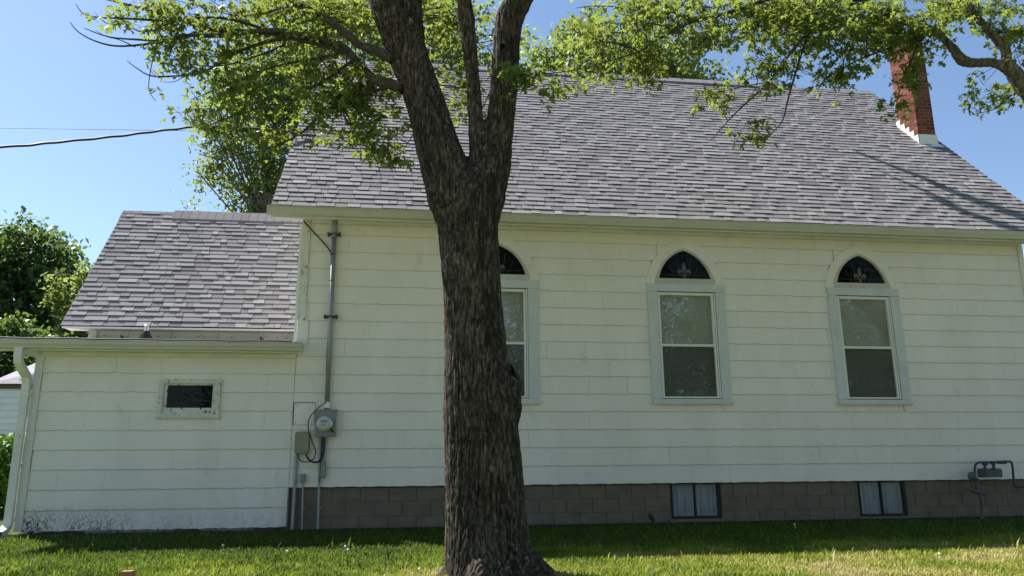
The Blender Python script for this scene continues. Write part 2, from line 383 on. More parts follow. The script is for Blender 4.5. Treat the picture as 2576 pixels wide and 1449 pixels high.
# backing wall
wb = MB()
for (a, b, c, d_) in subtract([(CX0, CX1, 0.62, 4.60)], holes): wb.box(a, b, 0.015, 0.16, c, d_)
wb.box(CX1-.16, CX1, .16, 8.4, .05, 4.60); wb.box(CX0, CX0+.16, .16, 8.4, .05, 4.60); wb.box(CX0+.16, CX1-.16, 8.24, 8.4, .05, 4.6)
for x in (CX0, CX1-.16): wb.prism([(0.16, 4.60), (8.24, 4.60), (4.2, 9.2)], x, x+.16)
wall = obj('wall', wb, M['siding'], church)
ab = MB()
for (a, b, c, d_) in subtract([(AX0, CX0, 0.15, 2.52)], holes): ab.box(a, b, 0.015, 0.16, c, d_)
ab.box(AX0, AX0+.16, .16, 5.3, .05, 2.5)
ab.box(-4.90, CX0, 1.0, 1.12, 2.5, 3.10); ab.prism([(1.12, 2.5), (4.3, 2.5), (4.3, 3.1), (2.7, 5.2), (1.12, 3.15)], -4.90, -4.78)
awall = obj('annex_wall', ab, M['white'], church)

def tile(mb, x0, x1, z0, z1, wavy, t, ph):      # one siding shingle, lapped: the foot stands proud
    n = max(2, int((x1-x0)/0.07)); yb, yt = -0.013, -0.002
    top = [(x0+(x1-x0)*i/n, yt, z1+0.012) for i in range(n+1)]
    bot = [(x0+(x1-x0)*i/n, yb, z0+(0.0045*math.sin((x0+(x1-x0)*i/n)*31+ph)+0.003*math.sin((x0+(x1-x0)*i/n)*13.7+ph*2) if wavy else 0)) for i in range(n+1)]
    bk = [(p[0], 0.014, p[2]) for p in bot]
    m = n+1; fs = [(i, m+i, m+i+1, i+1) for i in range(n)]+[(m+i, 2*m+i, 2*m+i+1, m+i+1) for i in range(n)]
    fs += [(0, 3*m, 2*m, m), (n, m+n, 2*m+n, 3*m+1)]
    mb.add(top+bot+bk+[(x0, .014, z1+.012), (x1, .014, z1+.012)], fs, t)
    if wavy:           # dark line painted along the lap in place of its shadow
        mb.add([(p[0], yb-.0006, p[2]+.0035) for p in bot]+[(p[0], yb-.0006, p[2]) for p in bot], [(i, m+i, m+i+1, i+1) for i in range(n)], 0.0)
def lay(parent, xa, xb, ks, ztop, zbot=None, phase=0.0):
    for k in ks:
        z0 = G0+k*E; z1 = min(z0+E, ztop)
        if z1-z0 < 0.03: continue
        off = (k % 2)*0.305+phase+random.uniform(-.04, .04); i = math.floor((xa-off)/0.61); x = off+i*0.61
        while x < xb:
            a, b = max(x, xa), min(x+0.61, xb); x += 0.61
            if b-a < 0.03: continue
            gp = .0020 if random.random() < .2 else .0004
            for (p, q, c, d_) in subtract([(a+gp, b-gp, z0, z1)], holes):
                if q-p < 0.02 or d_-c < 0.02: continue
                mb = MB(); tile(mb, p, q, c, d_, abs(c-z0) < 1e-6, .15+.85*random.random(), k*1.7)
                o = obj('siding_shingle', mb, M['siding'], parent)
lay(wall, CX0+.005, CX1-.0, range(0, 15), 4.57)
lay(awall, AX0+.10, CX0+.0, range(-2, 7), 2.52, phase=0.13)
# corner boards
cb = MB(); cb.box(CX0-.005, CX0+.11, -.034, -.006, 3.02, 4.575); obj('corner_board', cb, M['peel'], church, label='peeling corner board above the annex')
cb = MB(); cb.box(CX0+.02, CX0+.16, -.026, -.004, 2.66, 3.02); obj('corner_panel', cb, M['white'], church)
cb = MB(); cb.box(AX0, AX0+.10, -.03, .014, .09, 2.49); obj('corner_board', cb, M['white'], church)
cb = MB(); cb.box(CX1-.07, CX1+.02, -.03, .014, .62, 4.57); obj('corner_board', cb, M['white'], church)
# white edge strip between wing roof and church
cb = MB(); cb.box(CX0-.045, CX0-.008, -.02, .02, 2.70, 4.50); obj('edge_strip', cb, M['flash'], church)
cb = MB(); cb.box(CX0+.0, CX0+.018, -.06, .0, .05, .60); obj('edge_strip', cb, M['oldwood'], church)

# foundation of painted blocks
fm = MB()
for r in subtract([(CX0, CX1, 0.0, 0.605)], BW): fm.box(r[0], r[1], 0.052, 0.20, r[2], r[3])
fnd = obj('foundation', fm, M['mortar'], church)
for r_ in range(3):
    z0 = 0.012+r_*0.2; x = CX0+(0.0 if r_ % 2 else -0.2)
    while x < CX1:
        a, b = max(x, CX0), min(x+.4, CX1); x += .4
        for (p, q, c, d_) in subtract([(a+.005, b-.005, z0+.005, z0+.195)], [(h[0]-.01, h[1]+.01, h[2]-.01, h[3]+.02) for h in BW]):
            if q-p < .03 or d_-c < .03: continue
            mb = MB(); dy = random.uniform(-.002, .002)
            mb.box(p, q, .040+dy, .07, c, d_); obj('block', mb, M['block'], fnd)

# ---- arched windows
def ring(mb, outer, inner, y0, y1, t=0.5):
    n = len(outer); vs = [(x, y0, z) for x, z in outer]+[(x, y0, z) for x, z in inner]+[(x, y1, z) for x, z in outer]+[(x, y1, z) for x, z in inner]
    fs = []
    for i in range(n-1): fs += [(i, n+i, n+i+1, i+1), (i, i+1, 2*n+i+1, 2*n+i), (n+i, 3*n+i, 3*n+i+1, n+i+1)]
    fs += [(0, 2*n, 3*n, n), (n-1, 2*n-1, 4*n-1, 3*n-1)]
    mb.add(vs, fs, t)
for wi, q in enumerate(WIN):
    a, b, cx = q['x0'], q['x1'], q['cx']; root = church
    f = MB(); f.box(a, a+.16, -.035, .02, 1.885, 3.585); f.box(b-.16, b, -.035, .02, 1.885, 3.585); f.box(a-.004, b+.004, -.040, .02, 3.588, 3.712)
    f.box(a+.02, b-.02, -.030, .02, 1.845, 1.882)
    W_ = obj('window', f, M['trim'], root)
    s_ = MB(); s_.prism([(-.075, 1.80), (.02, 1.80), (.02, 1.858), (-.075, 1.842)], a-.006, b+.01); obj('sill', s_, M['trim'], W_)
    # curved board round the arch
    r_ = MB(); ring(r_, arch(cx, .655, .755, 3.715), arch(cx, .505, .575, 3.715), -.022, .0); obj('arch_board', r_, M['siding'], W_)
    r_ = MB(); out_, inn = arch(cx, .502, .570, 3.745), arch(cx, .435, .470, 3.805); ring(r_, out_, inn, -.030, .03)
    r_.box(cx-.500, cx+.500, -.029, .03, 3.716, 3.803); obj('arch_frame', r_, M['archtrim'], W_)
    pg = MB(); pr = arch(cx, .44, .475, 3.80); pg.add([(x, .012, z) for x, z in pr], [tuple(range(len(pr)))]); obj('arch_glass', pg, M['glass_dark'], W_)
    bk = MB(); bk.box(cx-.5, cx+.5, .17, .18, 3.7, 4.35); obj('dark_backing', bk, M['dark'], W_)
    # leaded fleur-de-lis
    fl = MB(); zc = 3.93
    def blob(pts): fl.prism(pts, -.0, .008, 'y')
    blob([(cx-.004, zc-.03), (cx+.035, zc+.04), (cx+.03, zc+.09), (cx, zc+.16), (cx-.03, zc+.09), (cx-.035, zc+.04)])
    for s in (-1, 1):
        P = [(cx+s*.02, zc-.03), (cx+s*.03, zc+.01), (cx+s*.06, zc+.035), (cx+s*.10, zc+.025), (cx+s*.115, zc-.015), (cx+s*.095, zc-.04), (cx+s*.075, zc-.01), (cx+s*.05, zc-.025)]
        blob(P if s > 0 else P[::-1])
    fl.box(cx-.07, cx+.07, 0, .008, zc-.055, zc-.042); blob([(cx-.015, zc-.06), (cx+.015, zc-.06), (cx+.03, zc-.10), (cx-.03, zc-.10)])
    obj('fleur_de_lis', fl, M['pale_glass'], W_)
    ld = MB()
    for dx in (-.24, -.12, .12, .24): ld.tube([(cx+dx*.6, .004, 3.81), (cx+dx, .004, 4.02 if abs(dx) > .2 else 4.15)], .003, 4)
    ld.tube([(cx-.38, .004, 3.88), (cx, .004, 3.86), (cx+.38, .004, 3.88)], .003, 4); obj('leading', ld, M['lead'], W_)
    # storm window
    a2, b2, z0, z1, zm = a+.168, b-.166, 1.895, 3.575, 2.725
    s2 = MB(); s2.box(a2, a2+.035, -.02, .03, z0, z1); s2.box(b2-.06, b2-.028, -.02, .03, z0, z1); s2.box(b2-.022, b2, -.028, .03, z0, z1)
    s2.box(a2+.035, b2-.06, -.02, .03, z1-.045, z1); s2.box(a2+.035, b2-.06, -.02, .03, z0, z0+.025); s2.box(a2+.035, b2-.06, -.015, .03, zm-.02, zm+.02)
    obj('sash', s2, M['storm'], W_)
    gg = MB(); gg.box(a2-.008, a2, -.005, .03, z0, z1); gg.box(a2, b2, -.005, .03, z1, z1+.008); gg.box(b2, b2+.008, -.03, .03, z0, z1); obj('seam', gg, M['gap'], W_)
    p = MB(); p.add([(a2+.035, .010, zm+.02), (b2-.06, .010, zm+.02), (b2-.06, .010, z1-.045), (a2+.035, .010, z1-.045)], [(0, 1, 2, 3)]); obj('pane', p, M['glass'], W_)
    p = MB(); p.add([(a2+.035, .004, z0+.025), (b2-.06, .004, z0+.025), (b2-.06, .004, zm-.02), (a2+.035, .004, zm-.02)], [(0, 1, 2, 3)]); obj('pane', p, M['glass_screen'], W_, label='lower pane behind an insect screen')
    p = MB(); p.box(a2, b2, .042, .052, z0, z1); obj('blind', p, M['blind'], W_)
# ---- basement windows
for (a, b, c, d_) in BW:
    f = MB(); f.box(a, a+.018, .02, .14, c, d_); f.box(b-.05, b, .02, .14, c, d_); f.box(a+.018, b-.05, .02, .14, c, c+.035); f.box(a+.018, b-.05, .02, .14, d_-.015, d_)
    m_ = (a+b-.025)/2; f.box(m_-.009, m_+.009, .03, .08, c+.035, d_-.015)
    W_ = obj('basement_window', f, M['window_black'], church)
    BG_ = M.setdefault('glass_basement', glass('basement_glass', 1.42))
    for (p0, p1) in ((a+.018, m_-.009), (m_+.009, b-.05)):
        p = MB(); p.add([(p0, .06, c+.035), (p1, .06, c+.035), (p1, .06, d_-.015), (p0, .06, d_-.015)], [(0, 1, 2, 3)]); obj('pane', p, BG_, W_)
    cu = MB(); n = 60; P = [(a+(b-a)*i/n, .085+.010*math.sin(i*1.1)+.006*math.sin(i*.43)) for i in range(n+1)]
    cu.add([(x, y, c) for x, y in P]+[(x, y, d_) for x, y in P], [(i, i+1, n+2+i, n+1+i) for i in range(n)]); obj('curtain', cu, M['curtain'], W_, smooth=True)
    s_ = MB(); s_.box(a-.03, b+.03, .012, .06, c-.05, c-.004); obj('sill', s_, M['mortar'], W_)
# ---- small annex window
a, b, c, d_ = SMALL
f = MB(); t_ = .062
f.box(a, a+t_, -.045, .0, c, d_); f.box(b-t_, b, -.045, .0, c, d_); f.box(a+t_, b-t_, -.045, .0, d_-t_, d_); f.box(a+t_, b-t_, -.042, .0, c, c+.05); f.box(a-.02, b+.02, -.06, .0, c-.022, c-.002)
W_ = obj('small_window', f, M['peel'], church, label='small horizontal window with peeling white frame')
f = MB(); a2, b2, c2, d2 = a+.085, b-.085, c+.075, d_-.08
f.box(a+t_, a2+.025, -.012, .03, c+.05, d_-t_); f.box(b2-.025, b-t_, -.012, .03, c+.05, d_-t_); f.box(a2+.025, b2-.025, -.012, .03, d2-.005, d_-t_); f.box(a2+.025, b2-.025, -.015, .03, c+.05, c2+.05)
obj('sash', f, M['peel'], W_)
p = MB(); p.add([(a2+.02, .008, c2+.04), (b2-.02, .008, c2+.04), (b2-.02, .008, d2), (a2+.02, .008, d2)], [(0, 1, 2, 3)]); obj('pane', p, glass('small_window_glass', 1.28, 0.0, (.3, .3, .3)), W_)
p = MB(); p.box(a, b, .17, .18, c, d_); obj('dark_backing', p, M['dark'], W_)
f = MB()
for x in (a2+.24, b2-.17): f.box(x-.008, x+.008, -.022, -.015, c2+.03, c2+.05)
obj('latch', f, M['gap'], W_)

# ------------------------------------------------------------------ roofs
def roof_plane(name, x0, x1, Ye, Ze, slope, L, expo, n_ind, rank, label=None, xclip=None):
    su, cu = math.sin(slope), math.cos(slope)
    def P(x, s, n): return (x, Ye+s*cu-n*su, Ze+s*su+n*cu)
    dk = MB(); vs = [P(x, s, n) for x in (x0+.02, x1-.02) for s, n in ((.012, -.003), (L, -.003), (L, -.06), (.012, -.06))]
    dk.add(vs, [(0, 1, 2, 3), (7, 6, 5, 4), (0, 4, 5, 1), (3, 2, 6, 7), (0, 3, 7, 4), (1, 5, 6, 2)])
    R_ = obj(name, dk, M['edge'], church, label=label)
    tiles = []; k = 0; s = 0.0
    while s < L-.02:
        x = x0+random.uniform(-.3, 0); hi = random.random() < .5
        wav = random.uniform(0, 9)
        while x < x1:
            wd = random.choice((.11, .16, .20, .25, .31, .38)) * random.uniform(.85, 1.15)
            a, b = max(x, x0), min(x+wd, x1); x += wd; hi = not hi if random.random() < .8 else hi
            if b-a < .03: continue
            tiles.append((a, b, s, min(s+expo+.02, L), hi, 0.003*math.sin(a*1.3+wav)+random.uniform(-.002, .002), k))
        s += expo; k += 1
    def geo(mb, T):
        a, b, s0, s1, hi, j, k = T
        th = (.019 if hi else .0125); tt = .003 if hi else .001
        tint = min(1, max(.08, random.gauss(.64 if hi else .48, .14)))
        s0 += j; sk = random.uniform(-.004, .004)
        vs = [P(a, s0-.004, th), P(b-.007, s0-.004+sk*.3, th), P(b-.007+sk, s1, tt), P(a+sk, s1, tt), P(a, s0-.002, -.002), P(b-.007, s0-.002, -.002)]
        vs += [P(a+sk, s1, -.002), P(b-.007+sk, s1, -.002)]
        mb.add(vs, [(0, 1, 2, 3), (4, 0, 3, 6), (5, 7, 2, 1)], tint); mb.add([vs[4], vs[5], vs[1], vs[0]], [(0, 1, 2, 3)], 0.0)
    def size(T):
        c = Vector(P((T[0]+T[1])/2, T[2], 0)); v = cam_loc-c; dd = v.length
        u = (c-cam_loc); pxx = u.dot(_r)/u.dot(_f)*CF+CW/2; pyy = CH/2-u.dot(_u)/u.dot(_f)*CF
        if not (5 < pxx < CW-5 and 0 < pyy < CH): return 0
        if 1040 < pxx < 1290 or (pyy < 400 and 1000 < pxx < 1320): return 0
        if pyy < 400 and pxx < 1000: return 0
        return (T[1]-T[0])/dd/dd
    order = sorted(range(len(tiles)), key=lambda i: -size(tiles[i])); ind = set(order[:n_ind])
    rest = MB()
    for i, T in enumerate(tiles):
        if i in ind:
            mb = MB(); geo(mb, T); obj('shingle', mb, M['shingle'], R_)
        else: geo(rest, T)
    if rest.v: obj('shingle_field', rest, M['shingle'], R_, kind='stuff')
    return R_, P
SL = rad(47.1); L_ = 6.83
R1, P1 = roof_plane('roof', -2.05, 10.95, -.45, 4.66, SL, L_, .143, 300, None)
bk = MB(); bk.add([(-2.05, 4.2, 9.66), (10.95, 4.2, 9.66), (10.95, 8.85, 4.66), (-2.05, 8.85, 4.66)], [(0, 1, 2, 3)]); obj('rear_slope', bk, M['shingle'], church)
# rake boards
for x in (-2.035, 10.92):
    rk = MB(); a_ = [P1(0, s, n) for s, n in ((.0, -.008), (L_, -.008), (L_, -.16), (.0, -.16))]; rk.prism([(p[1], p[2]) for p in a_], x, x+.02); obj('rake_board', rk, M['white'], R1)
# ridge cap and ridge vent
rc = MB()
x = -2.06; i = 0
while x < 10.95:
    wd = .15; zz = 9.665+(.035 if -.6 < x < 8.6 else 0)
    b = min(x+wd+.02, 10.96); h = .012
    rc.prism([(4.03, zz-.16), (4.2, zz+.012+.001*(i % 3)), (4.37, zz-.16), (4.36, zz-.19), (4.2, zz-.02), (4.04, zz-.19)], x, b-.003, t=random.uniform(.4, .65)); x += wd; i += 1
obj('ridge_cap', rc, M['shingle'], R1)
SW = rad(51.6); LW = 3.17
R2, P2 = roof_plane('annex_roof', -5.226, CX0-.045, .70, 3.02, SW, LW, .1190, 300, None)
bk = MB(); bk.add([(-5.226, 2.67, 5.50), (CX0, 2.67, 5.50), (CX0, 4.64, 3.02), (-5.226, 4.64, 3.02)], [(0, 1, 2, 3)]); obj('rear_slope', bk, M['shingle'], church)
rc = MB(); x = -5.24; i = 0
while x < CX0-.06:
    zz = 5.505+(.035 if -4.45 < x < -1.9 else 0); b = min(x+.165, CX0-.05)
    rc.prism([(2.51, zz-.19), (2.67, zz+.012), (2.83, zz-.19), (2.82, zz-.22), (2.67, zz-.02), (2.52, zz-.22)], x, b-.003, t=random.uniform(.4, .65)); x += .15; i += 1
obj('ridge_cap', rc, M['shingle'], R2)
fb = MB(); fb.box(-5.21, CX0-.05, .715, .74, 2.985, 3.012); obj('fascia', fb, M['flash'], R2)
fb = MB(); fb.box(-5.20, CX0-.05, .74, 1.0, 2.992, 3.000); obj('soffit', fb, M['white'], R2)
fb = MB(); fb.box(-4.92, -4.80, .965, .998, 2.75, 3.0); obj('corner_board', fb, M['white'], awall)
fb = MB()
for x in (-4.86, -4.45, -2.35): fb.add([(x, .975, 2.885), (x+.055, .975, 2.885), (x, .975, 2.945)], [(0, 1, 2)])
for x in (-3.9, -3.65, -3.3, -3.2, -2.8, -2.1, -1.95, -4.7): fb.box(x, x+.016, .992, .999, 2.915, 2.928)
obj('hole', fb, M['gap'], awall)
for x in (-4.35, -3.7, -3.0, -2.3):
    fb = MB(); fb.box(x, x+.004, .994, .999, 2.8, 3.0); obj('seam', fb, M['oldwood'], awall)
# flat roof over the annex front
fr = MB(); fr.prism([(-.30, 2.60), (1.0, 2.60), (1.0, 2.87), (-.30, 2.658)], -5.78, CX0); fr.box(-5.78, AX0, 1.0, 5.0, 2.60, 2.665); FR = obj('flat_roof', fr, M['membrane'], church)
ed = MB(); ed.tube([(-5.80+i*.3, -.30, 2.662+.005*math.sin(i*2.1)) for i in range(14)]+[(CX0-.02, -.30, 2.660)], .013, 6); obj('roof_edging', ed, M['edge'], FR)
fs_ = MB(); fs_.box(-5.78, CX0-.0, -.27, -.25, 2.50, 2.598); obj('fascia', fs_, M['white'], FR)
fs_ = MB(); fs_.box(-5.76, CX0+.02, -.25, -.035, 2.515, 2.53); obj('soffit', fs_, M['white'], FR)
fs_ = MB(); fs_.box(-5.10, CX0+.0, -.05, -.014, 2.455, 2.514); obj('frieze_board', fs_, M['white'], FR)
def gutter(x0, x1, y, zt, h, dp, parent, name='gutter'):
    pr = [(y, zt), (y-.0, zt-.012), (y+.008, zt-.014), (y+.010, zt-.45*h), (y+.03, zt-.8*h), (y+.035, zt-h), (y+dp, zt-h), (y+dp, zt-.004), (y+dp-.006, zt-.004), (y+dp-.006, zt-h+.008), (y+.042, zt-h+.008), (y+.036, zt-.78*h), (y+.016, zt-.44*h), (y+.014, zt-.006), (y+.004, zt)]
    g_ = MB(); g_.prism(pr, x0, x1)
    for a_ in (x0-.004, x1): g_.prism([(y, zt), (y+.010, zt-.45*h), (y+.035, zt-h), (y+dp, zt-h), (y+dp, zt)], a_, a_+.004)
    return obj(name, g_, M['gutter'], parent)
G1 = gutter(-5.85, -1.505, -.40, 2.628, .108, .125, FR)
G2 = gutter(-2.10, 11.0, -.50, 4.645, .125, .12, R1)
fb = MB(); fb.box(-2.06, 10.93, -.375, -.355, 4.50, 4.64); obj('fascia', fb, M['white'], R1)
fb = MB(); fb.box(-2.05, 10.93, -.355, -.02, 4.575, 4.59); fb.box(-1.5, 10.4, -.06, -.015, 4.53, 4.575); obj('soffit', fb, M['white'], R1)
# downspout
def dpipe(path, wx, wy):
    mb = MB(); vs = []
    for i, (x, y, z) in enumerate(path):
        a_ = Vector(path[max(i-1, 0)]); b_ = Vector(path[min(i+1, len(path)-1)]); dr = (b_-a_).normalized()
        nrm = Vector((1, 0, 0)).cross(dr).normalized() if abs(dr.x) < .9 else Vector((0, 1, 0))
        sx = Vector((wx/2, 0, 0)); sy = nrm*(wy/2); c_ = Vector((x, y, z))
        vs += [c_-sx-sy, c_+sx-sy, c_+sx+sy, c_-sx+sy]
    fs = [(i*4+k, i*4+(k+1) % 4, i*4+4+(k+1) % 4, i*4+4+k) for i in range(len(path)-1) for k in range(4)]+[(0, 1, 2, 3)]
    mb.add(vs, fs); return mb
obj('downspout', dpipe([(-5.27, -.33, 2.53), (-5.27, -.33, 2.42), (-5.27, -.31, 2.33), (-5.25, -.22, 2.24), (-5.24, -.10, 2.16), (-5.24, -.065, 2.06), (-5.235, -.065, .28), (-5.235, -.08, .17), (-5.24, -.15, .11), (-5.25, -.27, .075)], .10, .075), M['white'], G1)
for z in (1.9, .95):
    mb = MB(); mb.box(-5.30, -5.17, -.110, -.02, z, z+.025); obj('strap', mb, M['white'], G1)
# broken skirt boards under the annex
for (xa, xb) in ((-4.35, -3.05), (-2.85, -2.0), (-5.05, -4.9)):
    mb = MB(); mb.prism([(xa, .125), (xa+.08, .04), (xb-.1, .055), (xb, .12)], -.008, .012, 'y'); obj('skirt_board', mb, M['oldwood'], awall)

# ---- chimney
chx0, chx1, chy0, chy1 = 10.40, 10.80, 2.03, 2.64
cm = MB(); cm.box(chx0+.006, chx1-.006, chy0+.006, chy1-.006, 6.9, 9.80)
chim = obj('chimney', cm, M['brick_mortar'], church)
z = 7.28; row = 0; bh = .0665; cs = .0765
def brick(a, b, c, d_, z0):
    mb = MB(); mb.box(a, b, c, d_, z0, z0+bh, random.random()); obj('brick', mb, M['brick'], chim)
while z < 9.78:
    # front face
    x = chx0+(0 if row % 2 else -.1)
    while x < chx1-.01:
        a_, b_ = max(x, chx0), min(x+.2, chx1); x += .205
        if b_-a_ > .03: brick(a_, b_-.010, chy0, chy0+.09, z)
    y = chy0+.095+(0 if row % 2 else .1)
    if row % 2 == 0: brick(chx0, chx0+.09, chy0+.098, chy0+.188, z)
    while y < chy1-.02:
        a_, b_ = y, min(y+.198, chy1); y += .206
        if b_-a_ > .03: brick(chx0, chx0+.09, a_, b_-.008, z)
    z += cs; row += 1
cp = MB(); cp.box(chx0-.05, chx1+.05, chy0-.05, chy1+.05, 9.80, 9.88); obj('chimney_cap', cp, simple('concrete_cap', (0.36, 0.35, 0.33)), chim)
fl = MB(); fl.box(chx0-.012, chx1+.012, chy0-.014, chy0-.002, 7.18, 7.545)
def rz(y): return 4.66+(y+.45)*math.tan(SL)
y = chy0-.014; st = .13
for k in range(5):
    y1_ = min(y+st, chy1+.01); zt = rz(y)+.21 if k else 7.525
    fl.add([(chx0-.012, y, rz(y)-.03), (chx0-.012, y1_, rz(y1_)-.03), (chx0-.012, y1_, zt+.02), (chx0-.012, y, zt+.02), (chx0-.002, y, rz(y)-.03), (chx0-.002, y1_, rz(y1_)-.03), (chx0-.002, y1_, zt+.02), (chx0-.002, y, zt+.02)], [(3, 2, 1, 0), (3, 7, 6, 2), (1, 2, 6, 5), (0, 4, 7, 3), (4, 5, 6, 7)])
    y = y1_
fl.add([(chx0-.10, chy0-.10, rz(chy0-.10)+.02), (chx1+.10, chy0-.10, rz(chy0-.1)+.02), (chx1+.05, chy0, rz(chy0)+.02), (chx0-.02, chy0, rz(chy0)+.02)], [(0, 1, 2, 3)])
obj('flashing', fl, M['flash'], chim)

# ---- plumbing vent on the flat roof, knob and mast on the main roof
v = at(367, 846, .55); zv = 2.79; t = thing('plumbing_vent', (v.x, .55, zv), 'short plumbing vent with black ribbed boot on the annex flat roof', 'vent pipe')
mb = MB(); mb.lathe((v.x, .55, zv), [(.11, 0), (.105, .03), (.085, .035), (.085, .06), (.07, .065), (.07, .09), (.055, .095), (.052, .13), (.04, .135)]); obj('boot', mb, M['black'], t)
mb = MB(); mb.lathe((v.x, .55, zv+.13), [(.036, 0), (.036, .095), (.03, .1)]); obj('pipe', mb, M['metal'], t)

kn = P1(-1.55, 2.43, 0.0); KN = Vector(kn)
t = thing('service_anchor', KN, 'small white insulator knob screwed to the grey roof slope', 'wire anchor')
mb = MB(); mb.lathe(KN, [(.05, 0), (.05, .02), (.025, .03), (.035, .06), (.045, .09), (.03, .12)], 14); obj('insulator', mb, M['flash'], t)
mb = MB(); mb.tube([KN+Vector((0, 0, .05)), KN+Vector((-.03, -.05, .10)), KN+Vector((.05, -.08, .12))], .012, 6); obj('clamp', mb, M['galv'], t)
pts = [KN+Vector((0, 0, .08)), at(760, 338, 1.2), at(700, 328, 1.15), at(530, 318, 1.1), at(420, 327, .9), at(300, 342, .6), at(150, 357, .2), at(0, 370, -.2), at(-400, 385, -1.5)]
mb = MB(); pl = smoothline(pts, 14); mb.tube([p+Vector((0, 0, .005*math.sin(i*.8))) for i, p in enumerate(pl)], .020, 6)
obj('service_wire', mb, M['black'], label='thick twisted black service wire running from the left to the roof', cat='cable')
mb = MB(); mb.tube(smoothline([at(-500, 317, 26), at(0, 322, 26), at(420, 328, 26), at(1000, 334, 26), at(1800, 330, 26)], 6), .014, 5)
obj('utility_line', mb, M['black'], label='thin straight overhead line crossing the sky behind the church', cat='cable')

# ------------------------------------------------------------------ wall fittings
def W(px, py, y=0.0): return at(px, py, y)
t = thing('service_conduit', (-.93, -.07, 1.8), 'tall grey metal conduit rising from the electric meter to the eaves', 'conduit')
mb = MB(); p0, p1 = W(822, 1030, -.075), W(842, 556, -.075); mb.tube([p0, p0+(p1-p0)*.93], .036, 14); mb.tube([p0+(p1-p0)*.91, p1+Vector((0, 0, .1))], .042, 14); obj('pipe', mb, M['galv'], t, smooth=True)
for yy in (590, 797):
    c_ = W(842-(yy-560)*.042, yy, -.075); mb = MB(); mb.box(c_.x-.085, c_.x+.085, -.118, -.03, c_.z-.014, c_.z+.014); mb.box(c_.x-.098, c_.x-.072, -.125, -.03, c_.z-.024, c_.z+.024); mb.box(c_.x+.072, c_.x+.098, -.125, -.03, c_.z-.024, c_.z+.024); obj('strap', mb, M['iron'], t)
for yy in (640, 706):
    c_ = W(841-(yy-560)*.042, yy, -.075); mb = MB(); mb.lathe((c_.x, c_.y, c_.z-.006), [(.040, 0), (.040, .012)], 14); obj('cable_tie', mb, M['black'], t)
mb = MB(); mb.lathe((p0.x, p0.y, p0.z+.02), [(.042, 0), (.042, .08), (.036, .085)], 14); obj('coupling', mb, M['flash'], t)
a_, b_ = W(793, 1099, -.02), W(847, 1032, -.02)
t = thing('electric_meter', ((a_.x+b_.x)/2, -.02, a_.z), 'grey electric meter box with a round glass meter', 'electric meter')
mb = MB(); mb.box(a_.x, b_.x, -.125, -.016, a_.z, b_.z); mb.box(a_.x-.004, b_.x+.006, -.135, -.016, b_.z-.012, b_.z+.003); mb.box(a_.x+.05, b_.x-.02, -.128, -.126, a_.z+.03, b_.z-.03); obj('box', mb, M['meterbox'], t)
c_ = W(817, 1066, -.13); mb = MB(); mb.lathe((c_.x, -.125, c_.z), [(.108, 0), (.108, .035), (.098, .04)], 28, 'y'); obj('ring', mb, M['metal'], t)
mb = MB(); mb.lathe((c_.x, -.165, c_.z), [(.094, 0), (.094, .055), (.086, .075), (.06, .085)], 28, 'y'); obj('dial', mb, M['dial'], t, smooth=False)
mb = MB(); mb.box(c_.x-.045, c_.x+.045, -.256, -.251, c_.z+.015, c_.z+.045); mb.box(c_.x-.04, c_.x+.03, -.256, -.251, c_.z-.018, c_.z-.010); mb.box(c_.x-.04, c_.x+.02, -.256, -.251, c_.z-.034, c_.z-.028); obj('display', mb, M['meterbox'], t)
mb = MB(); mb.tube([(c_.x+.075, -.15, c_.z-.06), (c_.x+.13, -.15, c_.z-.12)], .012, 6); obj('seal', mb, M['black'], t)
def rbox(mb, x0, x1, y0, y1, z0, z1, r):
    P = []
    for (cx_, cz_, a0) in ((x1-r, z1-r, 0), (x0+r, z1-r, 90), (x0+r, z0+r, 180), (x1-r, z0+r, 270)):
        for k in range(5): an = rad(a0+k*22.5); P.append((cx_+r*math.cos(an), cz_+r*math.sin(an)))
    mb.prism(P, y0, y1, 'y'); s_ = .9; mx, mz = (x0+x1)/2, (z0+z1)/2
    mb.prism([(mx+(x-mx)*s_, mz+(z-mz)*s_) for x, z in P], y0-.012, y0, 'y')
a_, b_ = W(741, 1142, -.06), W(780, 1086, -.06)
t = thing('telephone_box', ((a_.x+b_.x)/2, -.02, a_.z), 'beige rounded telephone box left below the electric meter', 'utility box')
mb = MB(); rbox(mb, a_.x, b_.x, -.105, -.016, a_.z, b_.z, .035); obj('cover', mb, M['beige'], t)
mb = MB(); mb.box(b_.x, b_.x+.008, -.08, -.06, (a_.z+b_.z)/2-.02, (a_.z+b_.z)/2); obj('latch', mb, M['black'], t)
a_, b_ = W(738, 1068, -.03), W(792, 1014, -.03)
t = thing('access_panel', ((a_.x+b_.x)/2, -.016, a_.z), 'square white cover plate screwed to the siding beside the meter', 'cover plate')
mb = MB(); mb.box(a_.x, b_.x, -.034, -.016, a_.z, b_.z); obj('plate', mb, M['siding'], t)
mb = MB()
for xx in (a_.x+.03, b_.x-.03):
    for zz in (a_.z+.03, b_.z-.03): mb.box(xx-.006, xx+.006, -.038, -.034, zz-.006, zz+.006)
obj('screw', mb, M['iron'], t, kind='stuff')
mb = MB(); mb.box(a_.x-.012, a_.x-.001, -.028, -.016, a_.z-.01, b_.z); mb.box(a_.x-.012, b_.x+.006, -.028, -.016, b_.z+.001, b_.z+.010); obj('caulk_line', mb, M['gap'], t)
a_, b_ = W(806, 1203, -.04), W(821, 1158, -.04)
t = thing('conduit_body', ((a_.x+b_.x)/2, -.02, a_.z), 'long rounded grey conduit fitting hanging under the meter box', 'conduit fitting')
